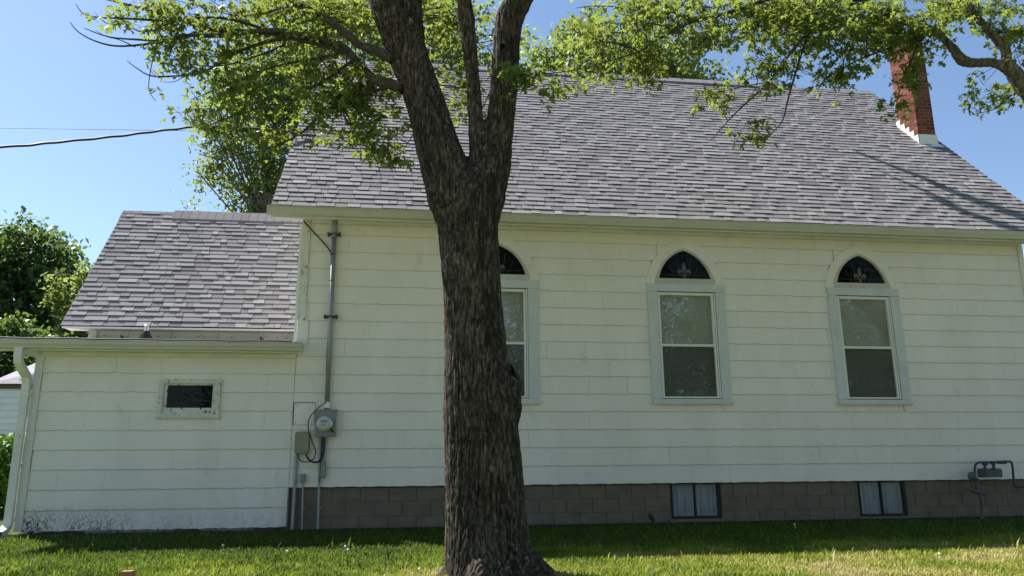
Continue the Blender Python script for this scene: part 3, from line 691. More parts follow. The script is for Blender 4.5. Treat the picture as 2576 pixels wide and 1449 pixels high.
mb = MB(); rbox(mb, a_.x, b_.x, -.08, -.016, a_.z, b_.z, .03); obj('body', mb, M['meterbox'], t)
mb = MB(); mb.tube([((a_.x+b_.x)/2, -.045, b_.z-.02), ((a_.x+b_.x)/2+.01, -.05, W(815, 1100).z)], .022, 10); obj('pipe', mb, M['galv'], t)
a_, b_ = W(756, 1214, -.04), W(769, 1192, -.04)
t = thing('outlet_box', ((a_.x+b_.x)/2, -.02, .05), 'small grey outlet box on a thin pipe at the annex corner', 'outlet box')
mb = MB(); mb.box(a_.x, b_.x, -.075, -.016, a_.z, b_.z); mb.box(a_.x+.006, b_.x-.006, -.083, -.075, a_.z+.008, b_.z-.005); obj('box', mb, M['meterbox'], t)
p_, q_ = W(762, 1214, -.04), W(759, 1340, -.04); mb = MB(); mb.tube([q_-Vector((0, 0, .06)), p_], .0125, 8); mb.box(q_.x-.02, q_.x+.025, -.05, -.01, .34, .355); obj('pipe', mb, M['galv'], t)
t = thing('riser_pipe', (-1.53, -.05, .05), 'thick grey plastic riser pipe under the beige telephone box', 'pipe')
p_, q_ = W(746, 1142, -.05), W(734, 1342, -.05); mb = MB(); mb.tube([q_-Vector((0, 0, .05)), p_], .024, 10); obj('pipe', mb, M['galv'], t)
t = thing('ground_conduit', (-1.1, -.05, .05), 'thin grey conduit running from the meter box into the soil', 'pipe')
p_, q_ = W(806, 1100, -.05), W(799, 1340, -.05); mb = MB(); mb.tube([q_-Vector((0, 0, .05)), p_], .016, 8); mb.box(q_.x-.025, q_.x+.03, -.06, -.01, .34, .356); obj('pipe', mb, M['galv'], t)
def cable(pts, r, label, y=-.05):
    mb = MB(); mb.tube(smoothline([W(a_, b_, y) for a_, b_ in pts], 6), r, 6); return obj('cable', mb, M['black'], label=label, cat='cable', loc=W(*pts[0], y))
cable([(764, 556), (790, 585), (815, 612), (828, 628), (834, 645), (835, 700), (829, 760), (826, 840), (822, 900)], .010, 'thin black cable slanting from the eaves to the tall conduit')
cable([(820, 1012), (808, 1020), (792, 1034), (780, 1050), (775, 1070), (780, 1096), (791, 1125), (794, 1138), (788, 1155), (774, 1162), (758, 1160), (748, 1143)], .007, 'thin black cable looping around the beige box', -.12)
cable([(770, 1142), (774, 1152), (786, 1162), (800, 1162), (810, 1150), (815, 1130), (816, 1100)], .013, 'thick black cable loop between beige box and meter', -.10)
cable([(811, 1100), (810, 1130), (807, 1170), (804, 1215)], .010, 'straight black cable hanging beside the long grey fitting', -.06)
mb = MB(); P_ = [(-1.43, -.03), (-1.42, -.03)]; v_ = W(758, 1250)
# gas meter
t = thing('gas_meter', (9.6, -.25, .03), 'grey gas meter hanging from a loop of dark iron pipe', 'gas meter')
Yg = -.25
def GP(px, py, y=Yg): return at(px, py, y)
mb = MB(); mb.tube(smoothline([GP(2469, 1335), GP(2468, 1260), GP(2455, 1225), GP(2452, 1180), GP(2457, 1166), GP(2470, 1163), GP(2500, 1163), GP(2535, 1161), GP(2546, 1168), GP(2551, 1215), GP(2560, 1224), GP(2590, 1224)], 5), .018, 10); obj('pipe', mb, M['iron'], t, smooth=True)
for px, py in ((2478, 1166), (2497, 1164), (2515, 1163), (2525, 1163)):
    c_ = GP(px, py); mb = MB(); mb.tube([c_-Vector((.035, 0, 0)), c_+Vector((.035, 0, 0))], .028, 8); obj('union', mb, M['iron'], t)
a_, b_ = GP(2472, 1201), GP(2508, 1178); mb = MB(); rbox(mb, a_.x, b_.x, Yg-.10, Yg+.10, a_.z, b_.z, .03); mb.box(a_.x-.01, a_.x+.07, Yg-.11, Yg+.08, a_.z, b_.z); obj('body', mb, M['gasgrey'], t)
mb = MB(); c_ = GP(2500, 1181, Yg-.11); mb.box(c_.x-.05, c_.x+.03, Yg-.118, Yg-.112, c_.z-.012, c_.z+.012); obj('dial_window', mb, M['black'], t)
for px in (2477, 2499):
    mb = MB(); mb.tube([GP(px, 1166), GP(px+1, 1180)], .022, 8); obj('spud', mb, M['iron'], t)
mb = MB(); c_ = GP(2445, 1198); mb.lathe((c_.x, c_.y, c_.z), [(.05, -.03), (.07, -.01), (.07, .01), (.05, .04), (.03, .06)], 14, 'y'); mb.tube([c_, GP(2462, 1210)], .03, 8); obj('regulator', mb, M['gasgrey'], t)
mb = MB(); mb.tube([GP(2440, 1232), GP(2466, 1240), GP(2480, 1242)], .03, 8); mb.tube([GP(2469, 1215), GP(2482, 1216)], .02, 8); obj('valve', mb, M['gasgrey'], t)
mb = MB(); mb.tube([GP(2469, 1290), GP(2471, 1312)], .034, 10); obj('collar', mb, M['gasgrey'], t)
# stick against the wall, stake in front
mb = MB(); mb.tube([at(1645, 1312, -.25), at(1637, 1300, -.22), at(1633, 1292, -.2)], [.03, .035, .012], 8); obj('stub_pipe', mb, M['black'], label='short dark stub sticking out of the grass left of the basement window', cat='stub', loc=at(1645, 1312, -.25))
st_ = ground_hit(322, 1500); tp = at(322, 1436, st_.y)
t = thing('wooden_stake', st_, 'square wooden stake top poking out of the grass', 'stake')
mb = MB(); mb.box(tp.x-.045, tp.x+.045, tp.y-.045, tp.y+.045, st_.z-.05, tp.z); obj('post', mb, M['wood'], t)
mb = MB(); mb.box(tp.x+.046, tp.x+.30, tp.y-.06, tp.y-.035, tp.z-.10, tp.z-.055); mb.box(tp.x-.20, tp.x-.046, tp.y-.05, tp.y-.03, tp.z-.10, tp.z-.06); obj('crossbar', mb, M['oldwood'], t)

# side vestibule just showing at the right
# ------------------------------------------------------------------ neighbours at the left
t = thing('neighbour_shed', (-9.5, 15, .05), 'white clapboard outbuilding with pale roof behind the hedge', 'outbuilding')
mb = MB(); mb.box(-12.6, -6.5, 14.05, 18, .05, 3.35); mb.prism([(-12.6, 3.35), (-6.5, 3.35), (-9.5, 4.7)], 14.05, 14.2, 'y'); wl = obj('wall', mb, M['white'], t)
z_ = .3
while z_ < 3.3:
    mb = MB(); mb.prism([(14.05, z_+.20), (14.015, z_), (14.05, z_)], -12.62, -6.5); obj('board', mb, M['flash'], wl); z_ += .2
mb = MB(); mb.box(-12.7, -6.4, 13.98, 14.10, 3.36, 3.50); obj('fascia', mb, simple('brown_fascia', (0.10, 0.08, 0.07)), t)
mb = MB(); mb.add([(-12.75, 13.9, 3.50), (-6.4, 13.9, 3.50), (-7.2, 16, 5.4), (-11.2, 16, 5.0), (-12.75, 18, 3.5)], [(0, 1, 2, 3), (0, 3, 4)]); obj('roof', mb, simple('pale_shingle', (0.34, 0.33, 0.35), 0.9), t)
pp = at(66, 900, 30); mb = MB(); mb.tube([(pp.x, 30, -.2), (pp.x+.02, 30, at(70, 812, 30).z)], [.14, .12], 10)
t = obj('utility_pole', mb, simple('grey_pole', (0.22, 0.24, 0.28)), label='thin grey utility pole in front of the dark trees', cat='pole', loc=(pp.x, 30, .05))

# ------------------------------------------------------------------ foliage
LT = np.array([(0, 0, 0), (.16, .03, .0), (.46, .02, -.03), (.21, .20, .02), (.66, .50, -.07), (.16, .42, .03), (.14, .60, .02), (.27, .80, -.02), (0, 1.05, -.10),
               (-.27, .80, -.02), (-.14, .60, .02), (-.16, .42, .03), (-.66, .50, -.07), (-.21, .20, .02), (-.46, .02, -.03), (-.16, .03, 0)], float)
LT[:, 1] -= .1
LC = np.array([(0, .28, .06)]); LV = np.vstack([LT, LC]); NL = len(LT)
LF = np.array([(i, (i+1) % NL, NL) for i in range(NL)])
def rotmats(n, tilt=0.75):
    # random spin about the leaf normal, tilt away from flat, plus heading
    h = RNG.uniform(0, 2*np.pi, n); t_ = np.abs(RNG.normal(0, tilt, n)); t_ = np.minimum(t_, 1.5); rr = RNG.normal(0, .5, n)
    ch, sh, ct, st2, cr, sr = np.cos(h), np.sin(h), np.cos(t_), np.sin(t_), np.cos(rr), np.sin(rr)
    Z = np.zeros(n); O = np.ones(n)
    Rx = np.stack([O, Z, Z, Z, ct, st2, Z, -st2, ct], -1).reshape(n, 3, 3)      # tip droops
    Ry = np.stack([cr, Z, sr, Z, O, Z, -sr, Z, cr], -1).reshape(n, 3, 3)
    Rz = np.stack([ch, -sh, Z, sh, ch, Z, Z, Z, O], -1).reshape(n, 3, 3)
    return Rz@Rx@Ry
def leaves(name, C, size, mat, parent, simple_leaf=False, tilt=.75, **kw):
    C = np.asarray(C, float); n = len(C); s = RNG.uniform(.65, 1.25, n)*size; Rm = rotmats(n, tilt)
    if simple_leaf:
        T = np.array([(0, -.5, 0), (.36, .0, .07), (0, .6, -.05), (-.36, 0, .07)]); F0 = np.array([(0, 1, 2, 3)]); k = 4
    else: T = LV; F0 = LF; k = 3
    V = np.einsum('nij,vj->nvi', Rm, T)*s[:, None, None]+C[:, None, :]
    F = (F0[None]+(np.arange(n)*len(T))[:, None, None]).reshape(-1, k)
    tint = np.repeat(RNG.uniform(0, 1, n)**1.1, len(F0))
    return np_mesh(name, V.reshape(-1, 3), F, k, mat, tint, parent, **kw)

def pip(px, py, poly):
    c = False; j = len(poly)-1
    for i in range(len(poly)):
        xi, yi = poly[i]; xj, yj = poly[j]
        if (yi > py) != (yj > py) and px < (xj-xi)*(py-yi)/(yj-yi)+xi: c = not c
        j = i
    return c
LEAFMESH = []
for k in range(4):
    s_ = MB(); V = LV.copy(); V[:, 2] *= (1+.8*k); V[:, 0] *= 1-.06*k; s_.add(V.tolist(), LF.tolist(), k/3.0); LEAFMESH.append(mesh_of('maple_leaf', s_)); LEAFMESH[-1].materials.append(M['leaf'])

class Tree:
    def __init__(s, name, base, label, group=None):
        s.root = thing(name, base, label, 'tree', group); s.C = []; s.tw = MB(); s.br = []
    def branch(s, pts, Ys, r0, r1, name='branch', mat=None, wob=0.0):   # pts in photo px; Ys start/end depth
        n = len(pts); P = [at(p[0], p[1], Ys[0]+(Ys[1]-Ys[0])*i/(n-1)) for i, p in enumerate(pts)]
        return s.branch3(P, r0, r1, name, mat)
    def branch3(s, P, r0, r1, name='branch', mat=None):
        Q = smoothline(P, 4); m = len(Q); mb = MB()
        mb.tube(Q, [(r0+(r1-r0)*i/(m-1))*(1+.10*noise.noise(q*3)) for i, q in enumerate(Q)], 8 if r0 > .02 else 6)
        obj(name, mb, mat or (M['bough'] if r0 > .026 else M['twig']), s.root, smooth=True); s.br += Q; return Q
    def spray(s, c, n, spread, droop=.5):
        c = Vector(c)
        if s.br:
            nb = min(s.br, key=lambda q: (q-c).length_squared); d_ = (nb-c)
            if d_.length > .08:
                mid = c+d_*.5+Vector((random.uniform(-.05, .05), random.uniform(-.05, .05), -.04*d_.length))
                if d_.length < 1.4: s.tw.tube([nb, mid, c], [.006, .005, .003], 4)
        for g_ in range(max(1, n//5)):
            tip = c+Vector((random.gauss(0, 1), random.gauss(0, 1), random.gauss(0, .6)))*spread
            s.tw.tube([c, tip], [.003, .002], 3)
            for k in range(5):
                a_ = random.uniform(0, 6.28); rr = random.uniform(.03, .11)
                s.C.append(tip+Vector((math.cos(a_)*rr, math.sin(a_)*rr, random.uniform(-.07, .03)*droop*2)))
    def fill(s, poly, n, Ys, per, spread, thr=.0, nscale=.012, dens=None):
        x0, x1 = min(p[0] for p in poly), max(p[0] for p in poly); y0, y1 = min(p[1] for p in poly), max(p[1] for p in poly); k = 0; it = 0
        while k < n and it < n*30:
            it += 1; x, y = random.uniform(x0, x1), random.uniform(y0, y1)
            if not pip(x, y, poly): continue
            if noise.noise(Vector((x*nscale, y*nscale, Ys[0]*3.1+7)))+.3*noise.noise(Vector((x*nscale*3, y*nscale*3, 3))) < thr: continue
            s.spray(at(x, y, random.uniform(*Ys)), per, spread); k += 1
    def finish(s, size, mat, n_ind=300, only=None):
        pts = [p for p in s.C]; keyed = []
        for i, p in enumerate(pts):
            u = p-cam_loc; z_ = u.dot(_f)
            if z_ < .5: continue
            px, py = u.dot(_r)/z_*CF+CW/2, CH/2-u.dot(_u)/z_*CF
            if 0 < px < CW and 0 < py < CH: keyed.append((z_, i))
        keyed.sort(); ind = set(i for _, i in keyed[:n_ind])
        for i in sorted(ind):
            o = bpy.data.objects.new('leaf', LEAFMESH[random.randrange(4)]); COL.objects.link(o); o.parent = s.root
            o.location = pts[i]-s.root.location; o.rotation_euler = (-abs(random.gauss(0, .75)), random.gauss(0, .45), random.uniform(0, 6.28)); o.scale = [size*random.uniform(.7, 1.25)]*3
        leaves('foliage', [p for i, p in enumerate(pts) if i not in ind], size, mat, s.root, kind='stuff')
        if s.tw.v: obj('twig_mass', s.tw, M['twig'], s.root, kind='stuff')
        print('leaves', s.root.name, len(pts))

# ---- the big maple in front
TY = TREE.y; print('tree base', TREE)
fm_ = Tree('maple_tree', TREE, 'big forked maple with rugged bark standing before the church wall')
def W_r(px, Y): return px2m(px, Y)
class Blob:
    pass
import bmesh
def trunk_mesh(tubes, name, mat, parent, voxel=.0115, amp=.014, extra=None):
    mb = MB()
    for P, Rr in tubes:
        Q = smoothline(P, 5); m = len(Q); RR = []
        for i in range(m):
            f_ = i/5.0; a_ = min(int(f_), len(Rr)-2); tt = f_-a_; tt = max(0, min(1, tt)); RR.append(Rr[a_]*(1-tt)+Rr[a_+1]*tt)
        mb.tube(Q, RR, 28)
    me = mesh_of(name, mb); o = bpy.data.objects.new('tmp', me); COL.objects.link(o)
    md = o.modifiers.new('r', 'REMESH'); md.mode = 'VOXEL'; md.voxel_size = voxel
    md2 = o.modifiers.new('s', 'SMOOTH'); md2.factor = .5; md2.iterations = 12
    dg = bpy.context.evaluated_depsgraph_get(); ev = o.evaluated_get(dg); m2 = bpy.data.meshes.new_from_object(ev)
    bpy.data.objects.remove(o)
    n = len(m2.vertices); co = np.empty(n*3, np.float32); m2.vertices.foreach_get('co', co); co = co.reshape(-1, 3).astype(float)
    no = np.empty(n*3, np.float32); m2.vertices.foreach_get('normal', no); no = no.reshape(-1, 3)
    tint = np.empty(n); cen = np.array(TREE)
    for i in range(n):
        x, y, z = co[i]; an = math.atan2(y-cen[1], x-cen[0]) if False else 0
        wv = noise.noise(Vector((x*1.5, y*1.5, z*1.2)))*.12
        a_ = noise.noise(Vector(((x+wv)*27, y*27, z*3.6))); b_ = noise.noise(Vector((x*52+5, y*52, z*9))); c_ = noise.noise(Vector((x*3, y*3, z*1.6)))
        rdg = max(0, 1-abs(a_)*3.0)                      # narrow furrow where a_ ~ 0
        d_ = noise.noise(Vector(((x+wv*1.5)*13, y*13+4, z*1.5))); rdg = max(rdg*.75, max(0, 1-abs(d_)*5.5))
        r2 = max(0, 1-abs(b_)*2.6)
        h = -rdg**1.3*1.0-.45*r2+.35*c_+.25*b_
        co[i] += no[i]*h*amp; tint[i] = max(0, .62-.62*rdg-.30*r2+.25*c_+.2*noise.noise(Vector((x*30, y*30, z*22))))
    if extra: co = extra(co, no)
    m2.vertices.foreach_set('co', co.astype(np.float32).ravel()); m2.update()
    at2 = m2.attributes.new('tint', 'FLOAT', 'POINT'); at2.data.foreach_set('value', tint.astype(np.float32))
    off = np.array(origin(parent)); m2.transform(Matrix.Translation(-Vector(off))); m2.shade_smooth(); m2.materials.clear(); m2.materials.append(mat)
    o = bpy.data.objects.new(name, m2); COL.objects.link(o); o.parent = parent; print(name, n); return o
def TP(px, py, Y): return at(px, py, Y)
Yt = TY
trk = [(TP(1246, 1475, Yt), 158), (TP(1240, 1441, Yt), 124), (TP(1230, 1395, Yt), 104), (TP(1222, 1300, Yt), 95), (TP(1215, 1150, Yt), 93), (TP(1206, 1020, Yt), 89), (TP(1197, 880, Yt), 77), (TP(1188, 740, Yt), 73), (TP(1179, 600, Yt), 77), (TP(1174, 520, Yt), 82), (TP(1174, 485, Yt), 78), (TP(1176, 460, Yt), 64), (TP(1178, 438, Yt), 38)]
lft = [(TP(1165, 560, Yt), 66), (TP(1143, 490, Yt), 72), (TP(1122, 430, Yt), 64), (TP(1099, 360, Yt), 57), (TP(1078, 285, Yt+.05), 53), (TP(1050, 200, Yt+.1), 52), (TP(1024, 130, Yt+.15), 55), (TP(990, 20, Yt+.2), 62), (TP(955, -80, Yt+.3), 56), (TP(880, -350, Yt+.5), 48), (TP(800, -900, Yt+.9), 34)]
lft2 = [(TP(1040, 100, Yt+.2), 34), (TP(1035, 0, Yt+.2), 30), (TP(1040, -200, Yt+.4), 26), (TP(1060, -600, Yt+.5), 18)]
mid = [(TP(1200, 460, Yt-.05), 30), (TP(1204, 400, Yt-.06), 27), (TP(1197, 300, Yt-.05), 21), (TP(1190, 210, Yt), 20), (TP(1180, 110, Yt), 21), (TP(1174, 60, Yt), 24), (TP(1169, 0, Yt), 21), (TP(1160, -120, Yt), 19), (TP(1150, -500, Yt+.2), 14)]
rgt = [(TP(1190, 570, Yt), 62), (TP(1210, 490, Yt), 66), (TP(1234, 420, Yt), 54), (TP(1250, 350, Yt), 42), (TP(1263, 270, Yt), 38), (TP(1270, 180, Yt), 38), (TP(1276, 90, Yt), 38), (TP(1285, 40, Yt), 40), (TP(1312, -10, Yt), 36), (TP(1350, -90, Yt), 32), (TP(1420, -400, Yt-.3), 26), (TP(1500, -900, Yt-.5), 18)]
burl = [(TP(1240, 1010, Yt-.05), 52), (TP(1268, 985, Yt-.06), 48), (TP(1278, 955, Yt-.06), 34), (TP(1280, 930, Yt-.06), 18)]
burl2 = [(TP(1245, 1060, Yt), 60), (TP(1262, 1020, Yt-.03), 54), (TP(1275, 990, Yt-.05), 40)]
root1 = [(TP(1262, 1395, Yt), 62), (TP(1315, 1440, Yt+.02), 34), (TP(1375, 1460, Yt+.02), 20), (TP(1450, 1478, Yt), 12)]
root2 = [(TP(1195, 1395, Yt), 52), (TP(1150, 1440, Yt), 32), (TP(1105, 1465, Yt-.05), 20)]
root3 = [(TP(1225, 1380, Yt-.25), 34), (TP(1215, 1440, Yt-.38), 34), (TP(1205, 1490, Yt-.5), 30)]
tubes = [([p for p, r in T], [px2m(r, Yt) for p, r in T]) for T in (trk, lft, lft2, mid, rgt, burl, burl2, root1, root2, root3)]
trunk = trunk_mesh(tubes, 'trunk', M['bark'], fm_.root)
# knot hole in the right limb and the scar of the burl
c_ = TP(1259, 134, Yt)+Vector((0, -px2m(37, Yt), 0)); mb = MB(); mb.lathe(c_, [(.024, -.03), (.026, .01), (.018, .02)], 12, 'y'); hb = obj('knot_hole', mb, M['hollow'], fm_.root)
for v_ in hb.data.vertices: v_.co.z = (v_.co.z-(c_.z-TREE.z))*1.5+(c_.z-TREE.z)
mb = MB(); sc = smoothline([TP(1294, 915, Yt-.19), TP(1301, 935, Yt-.20), TP(1306, 965, Yt-.20), TP(1309, 993, Yt-.17)], 4); mb.tube([p+Vector((-.035, .035, 0)) for p in sc], [.006, .010, .013, .015, .016, .018, .019, .019, .018, .016, .013, .010, .006][:len(sc)], 8); obj('bark_scar', mb, M['hollow'], fm_.root)
fm_.br += [TP(p[0], p[1], Yt) for p in ((990, 20), (1024, 130), (1050, 200), (1276, 90))]
LQ = .5
def yq(a_): return Yt+(a_-Yt)*LQ
B = fm_.branch
B([(1010, 225), (985, 212), (950, 205), (905, 165), (878, 130), (845, 108), (800, 102), (700, 85), (600, 78), (522, 72), (423, 39), (317, 11), (240, -10)], (Yt+0.02, Yt+0.70), px2m(15, Yt), .010)
B([(985, 150), (945, 125), (905, 112), (872, 85), (840, 60), (790, 30), (735, 0), (660, -60)], (Yt+0.05, Yt+0.50), px2m(13, Yt), .03)
B([(878, 130), (800, 112), (703, 99), (600, 130), (529, 173), (487, 187), (388, 192), (345, 172), (319, 152)], (Yt+0.20, Yt+0.90), .025, .004)
B([(845, 108), (703, 76), (560, 88), (459, 90), (413, 102), (353, 100), (275, 93), (212, 71)], (Yt+0.25, Yt+0.60), .03, .005)
B([(522, 72), (423, 102), (310, 116), (247, 106), (198, 81), (176, 55)], (Yt+0.50, Yt+0.70), .018, .004)
B([(700, 85), (560, 45), (430, 52), (307, 46), (243, 44), (208, 33), (190, 9)], (Yt+0.35, Yt+0.75), .02, .004)
B([(440, -20), (430, 0), (399, 88), (379, 176), (375, 226), (392, 254)], (Yt+0.50, Yt+0.60), .008, .004, 'twig', M['twig'])
B([(985, 215), (900, 245), (816, 281), (781, 316), (740, 345), (671, 376), (600, 390), (550, 399), (501, 388)], (Yt+0.10, Yt+0.85), .022, .004)
B([(890, 150), (820, 200), (740, 240), (660, 270), (560, 300), (500, 330)], (Yt+0.15, Yt+0.85), .022, .004)
B([(870, 130), (780, 150), (700, 165), (600, 200), (520, 235), (480, 250)], (Yt+0.20, Yt+0.95), .02, .004)
B([(905, 165), (880, 210), (840, 250), (800, 290), (770, 320)], (Yt+0.10, Yt+0.45), .012, .004)
B([(760, 90), (700, 120), (620, 150), (560, 165), (500, 165), (440, 150)], (Yt+0.30, Yt+1.05), .016, .004)
B([(960, 200), (935, 240), (912, 300), (925, 345), (945, 400), (962, 455)], (Yt+0.10, Yt+0.25), .008, .003, 'twig', M['twig'])
B([(1045, 330), (1020, 370), (998, 402)], (Yt+0.00, Yt+0.15), .006, .003, 'twig', M['twig'])
B([(735, 0), (680, 30), (600, 40), (520, 20), (440, 0)], (Yt+0.40, Yt+0.90), .015, .004)
for L in ([(340, 118), (300, 100), (268, 92), (240, 76)], [(300, 62), (268, 58), (250, 44), (238, 30)], [(520, 175), (470, 190), (440, 205), (410, 206)], [(560, 399), (535, 385), (515, 372), (508, 352)],
          [(400, 196), (385, 185), (372, 168)], [(420, 60), (380, 78), (352, 80), (330, 70)], [(600, 320), (560, 335), (520, 330), (490, 318)], [(530, 170), (505, 150), (492, 128)], [(330, 10), (300, 20), (280, 40), (262, 48)],
          [(640, 80), (560, 20), (520, -5)], [(700, 100), (660, 60), (640, 20), (630, -10)], [(820, 100), (815, 50), (800, 0)], [(480, 268), (465, 290), (470, 318)]):
    B(L, (Yt+.45, Yt+.75), .007, .003, 'twig', M['twig'])
left_poly = [(245, 5), (960, -10), (985, 120), (992, 250), (1000, 360), (985, 395), (905, 395), (880, 330), (850, 280), (800, 290), (800, 340), (745, 330), (700, 370), (640, 375), (560, 340), (505, 320), (480, 270), (520, 240), (470, 170), (390, 150), (430, 100), (330, 75), (270, 45)]
F = fm_.fill
F(left_poly, 235, (Yt+0.15, Yt+1.00), 15, .15, thr=-.12)
F([(700, 120), (990, 120), (995, 360), (900, 370), (840, 280), (700, 280)], 24, (Yt+0.00, Yt+0.65), 15, .14, thr=-.3)
F([(900, 300), (1000, 310), (1000, 400), (920, 400)], 14, (Yt+0.00, Yt+0.35), 12, .10, thr=-.9)
F([(380, 205), (405, 205), (400, 235), (385, 235)], 1, (Yt+0.50, Yt+0.60), 6, .07, thr=-9)
F([(745, 330), (800, 315), (805, 350), (760, 355)], 3, (Yt+0.20, Yt+0.45), 8, .08, thr=-9)
F([(1075, 10), (1150, 10), (1165, 200), (1185, 300), (1150, 290), (1110, 150)], 38, (Yt+0.35, Yt+1.10), 15, .15, thr=-.35)
F([(1205, 60), (1235, 60), (1225, 330), (1210, 330)], 8, (Yt+0.35, Yt+1.10), 12, .12, thr=-9)
# crown above the frame
def upper_crown(tree, cx_, cy_, rx, ry, z0, z1, ncl, per):
    C = []
    for k in range(ncl):
        a_ = random.uniform(0, 6.28); rr = math.sqrt(random.random()); zz = random.uniform(z0, z1)
        c_ = np.array((cx_+rx*rr*math.cos(a_), cy_+ry*rr*math.sin(a_), zz+(1-rr)*1.5))
        if c_[1] > -1.2 or c_[2] < .874+(c_[1]+11.55)*.78: continue
        C.append(c_+RNG.normal(0, .30, (per, 3)))
    leaves('crown', np.vstack(C), .15, M['leaf'], tree.root, simple_leaf=True, kind='stuff')
upper_crown(fm_, TREE.x, TREE.y-2.6, 5.6, 3.2, 7.0, 11.5, 260, 36)
fm_.finish(.086, M['leaf'])

# ---- the maple whose trunk stands out of the frame at the right
rb = Vector((10.8, -3.2, gz(0, -3.2))); rt = Tree('maple_tree', rb, 'second maple reaching in from the right over roof and chimney')
Yr = -2.9
tubes = [([rb-Vector((0, 0, .1)), rb+Vector((0, 0, 1.5)), Vector((10.2, -3.1, 3.4)), Vector((9.0, -3.0, 4.7)), TP(2640, 290, Yr), TP(2576, 215, Yr), TP(2530, 160, Yr)], [.42, .30, .27, .20, .16, px2m(27, Yr), px2m(20, Yr)]),
         ([TP(2545, 180, Yr), TP(2500, 158, Yr), TP(2450, 158, Yr), TP(2419, 150, Yr), TP(2391, 115, Yr), TP(2347, 77, Yr+.1), TP(2255, 46, Yr+.2), TP(2172, 0, Yr+.3), TP(2080, -60, Yr+.4)], [px2m(v_, Yr) for v_ in (17, 15, 15, 18, 14, 13, 12, 11, 8)]),
         ([TP(2530, 165, Yr), TP(2528, 123, Yr), TP(2487, 79, Yr), TP(2446, 27, Yr), TP(2400, -40, Yr), TP(2300, -200, Yr)], [px2m(v_, Yr) for v_ in (18, 15, 13, 13, 12, 9)])]
trunk_mesh(tubes, 'trunk', M['limb'], rt.root, .018, .016)
for (q1, q2, r_) in (((8.74, 1.56, 6.82), (10.52, -.13, 5.0), .15), ((8.79, .93, 6.15), (10.0, -.40, 4.72), .10)):
    A_, B_ = Vector(q1)+SUN*9.5, Vector(q2)+SUN*9.5
    rt.branch3([Vector((10.5, -3.1, 4.0)), Vector((10.8, -2.0, 8.5)), Vector((10.2, 1.0, 11.8)), B_, (A_+B_)/2, A_], r_*1.6, r_*.3)
rt.br = []
rt.br += [TP(p[0], p[1], Yr) for p in ((2522, 156), (2450, 158), (2391, 115), (2347, 77), (2255, 46), (2172, 0), (2487, 79), (2446, 27))]
B = rt.branch
B([(2172, -20), (2060, -50), (1960, -15), (1924, 0), (1878, 16), (1807, 39), (1737, 56), (1701, 76), (1638, 109), (1606, 130), (1539, 152), (1490, 166), (1451, 192)], (Yr+.2, Yr-.3), .035, .005)
B([(2172, 0), (2080, 5), (1981, 21), (1941, 39), (1892, 67), (1842, 95), (1719, 134)], (Yr+.3, Yr+.9), .022, .005)
B([(2255, 46), (2180, 20), (2114, 11), (2060, 50), (2033, 81), (1991, 130), (1938, 205), (1895, 243), (1842, 293), (1800, 340), (1786, 353)], (Yr+.2, Yr+.8), .03, .004)
B([(2114, 11), (2050, 60), (2032, 85), (2012, 148), (1984, 243), (1970, 300), (1945, 332), (1917, 360)], (Yr+.1, Yr+.3), .022, .004)
B([(2347, 77), (2310, 110), (2290, 160), (2270, 200), (2250, 290)], (Yr, Yr+.1), .014, .004)
B([(2347, 77), (2260, 85), (2180, 80), (2080, 100), (1990, 70)], (Yr, Yr+.6), .018, .004)
B([(2347, 77), (2240, 120), (2160, 150), (2090, 190), (2060, 215)], (Yr, Yr+.6), .018, .004)
B([(2585, 210), (2560, 230), (2530, 250), (2500, 275), (2440, 290)], (Yr+.1, Yr+.5), .014, .004)
B([(1606, 130), (1560, 110), (1500, 100), (1430, 70)], (Yr-.1, Yr+.5), .012, .004)
B([(1737, 56), (1690, 30), (1600, 20), (1500, 15), (1450, 20)], (Yr, Yr+.6), .014, .004)
B([(1701, 76), (1640, 60), (1560, 60), (1490, 50)], (Yr, Yr+.6), .012, .003)
B([(1490, 166), (1420, 180), (1340, 188), (1262, 188)], (Yr-.3, Yr-1.3), .008, .003)
B([(1807, 39), (1780, 90), (1740, 130), (1700, 170)], (Yr, Yr+.4), .010, .003)
B([(1940, 205), (1860, 220), (1790, 235), (1760, 235)], (Yr+.6, Yr+.9), .008, .003)
F = rt.fill
F([(1445, 0), (2576, -10), (2576, 60), (2420, 45), (2330, 100), (2300, 120), (2200, 115), (2100, 95), (2000, 110), (1900, 95), (1800, 100), (1700, 120), (1640, 75), (1560, 90), (1440, 80), (1430, 30)], 270, (Yr-.3, Yr+1.3), 15, .16, thr=-.06)
F([(1860, 0), (2420, 0), (2350, 120), (2250, 130), (2150, 110), (2050, 130), (1980, 150), (1900, 90)], 110, (Yr-.5, Yr+.8), 15, .16, thr=-.25)
F([(1440, 90), (1640, 100), (1720, 180), (1700, 205), (1560, 200), (1480, 210), (1440, 190)], 55, (Yr-.2, Yr+.8), 13, .13, thr=-.15)
F([(1262, 172), (1500, 175), (1490, 210), (1400, 215), (1330, 212), (1270, 205)], 20, (Yr-1.3, Yr-.3), 11, .085, thr=-9)
F([(1755, 222), (1850, 225), (1850, 270), (1780, 295), (1760, 250)], 12, (Yr+.5, Yr+.9), 12, .10, thr=-9)
F([(1870, 310), (1940, 285), (1940, 345), (1900, 355), (1860, 340)], 9, (Yr+.1, Yr+.4), 12, .09, thr=-9)
F([(1890, 120), (2060, 120), (2000, 200), (1930, 235), (1900, 230)], 26, (Yr+.1, Yr+.7), 13, .12, thr=-.5)
F([(2050, 130), (2240, 130), (2200, 160), (2110, 210), (2065, 235)], 24, (Yr, Yr+.6), 13, .12, thr=-.4)
F([(2235, 60), (2345, 60), (2325, 140), (2290, 210), (2250, 195)], 22, (Yr-.1, Yr+.2), 13, .10, thr=-9)
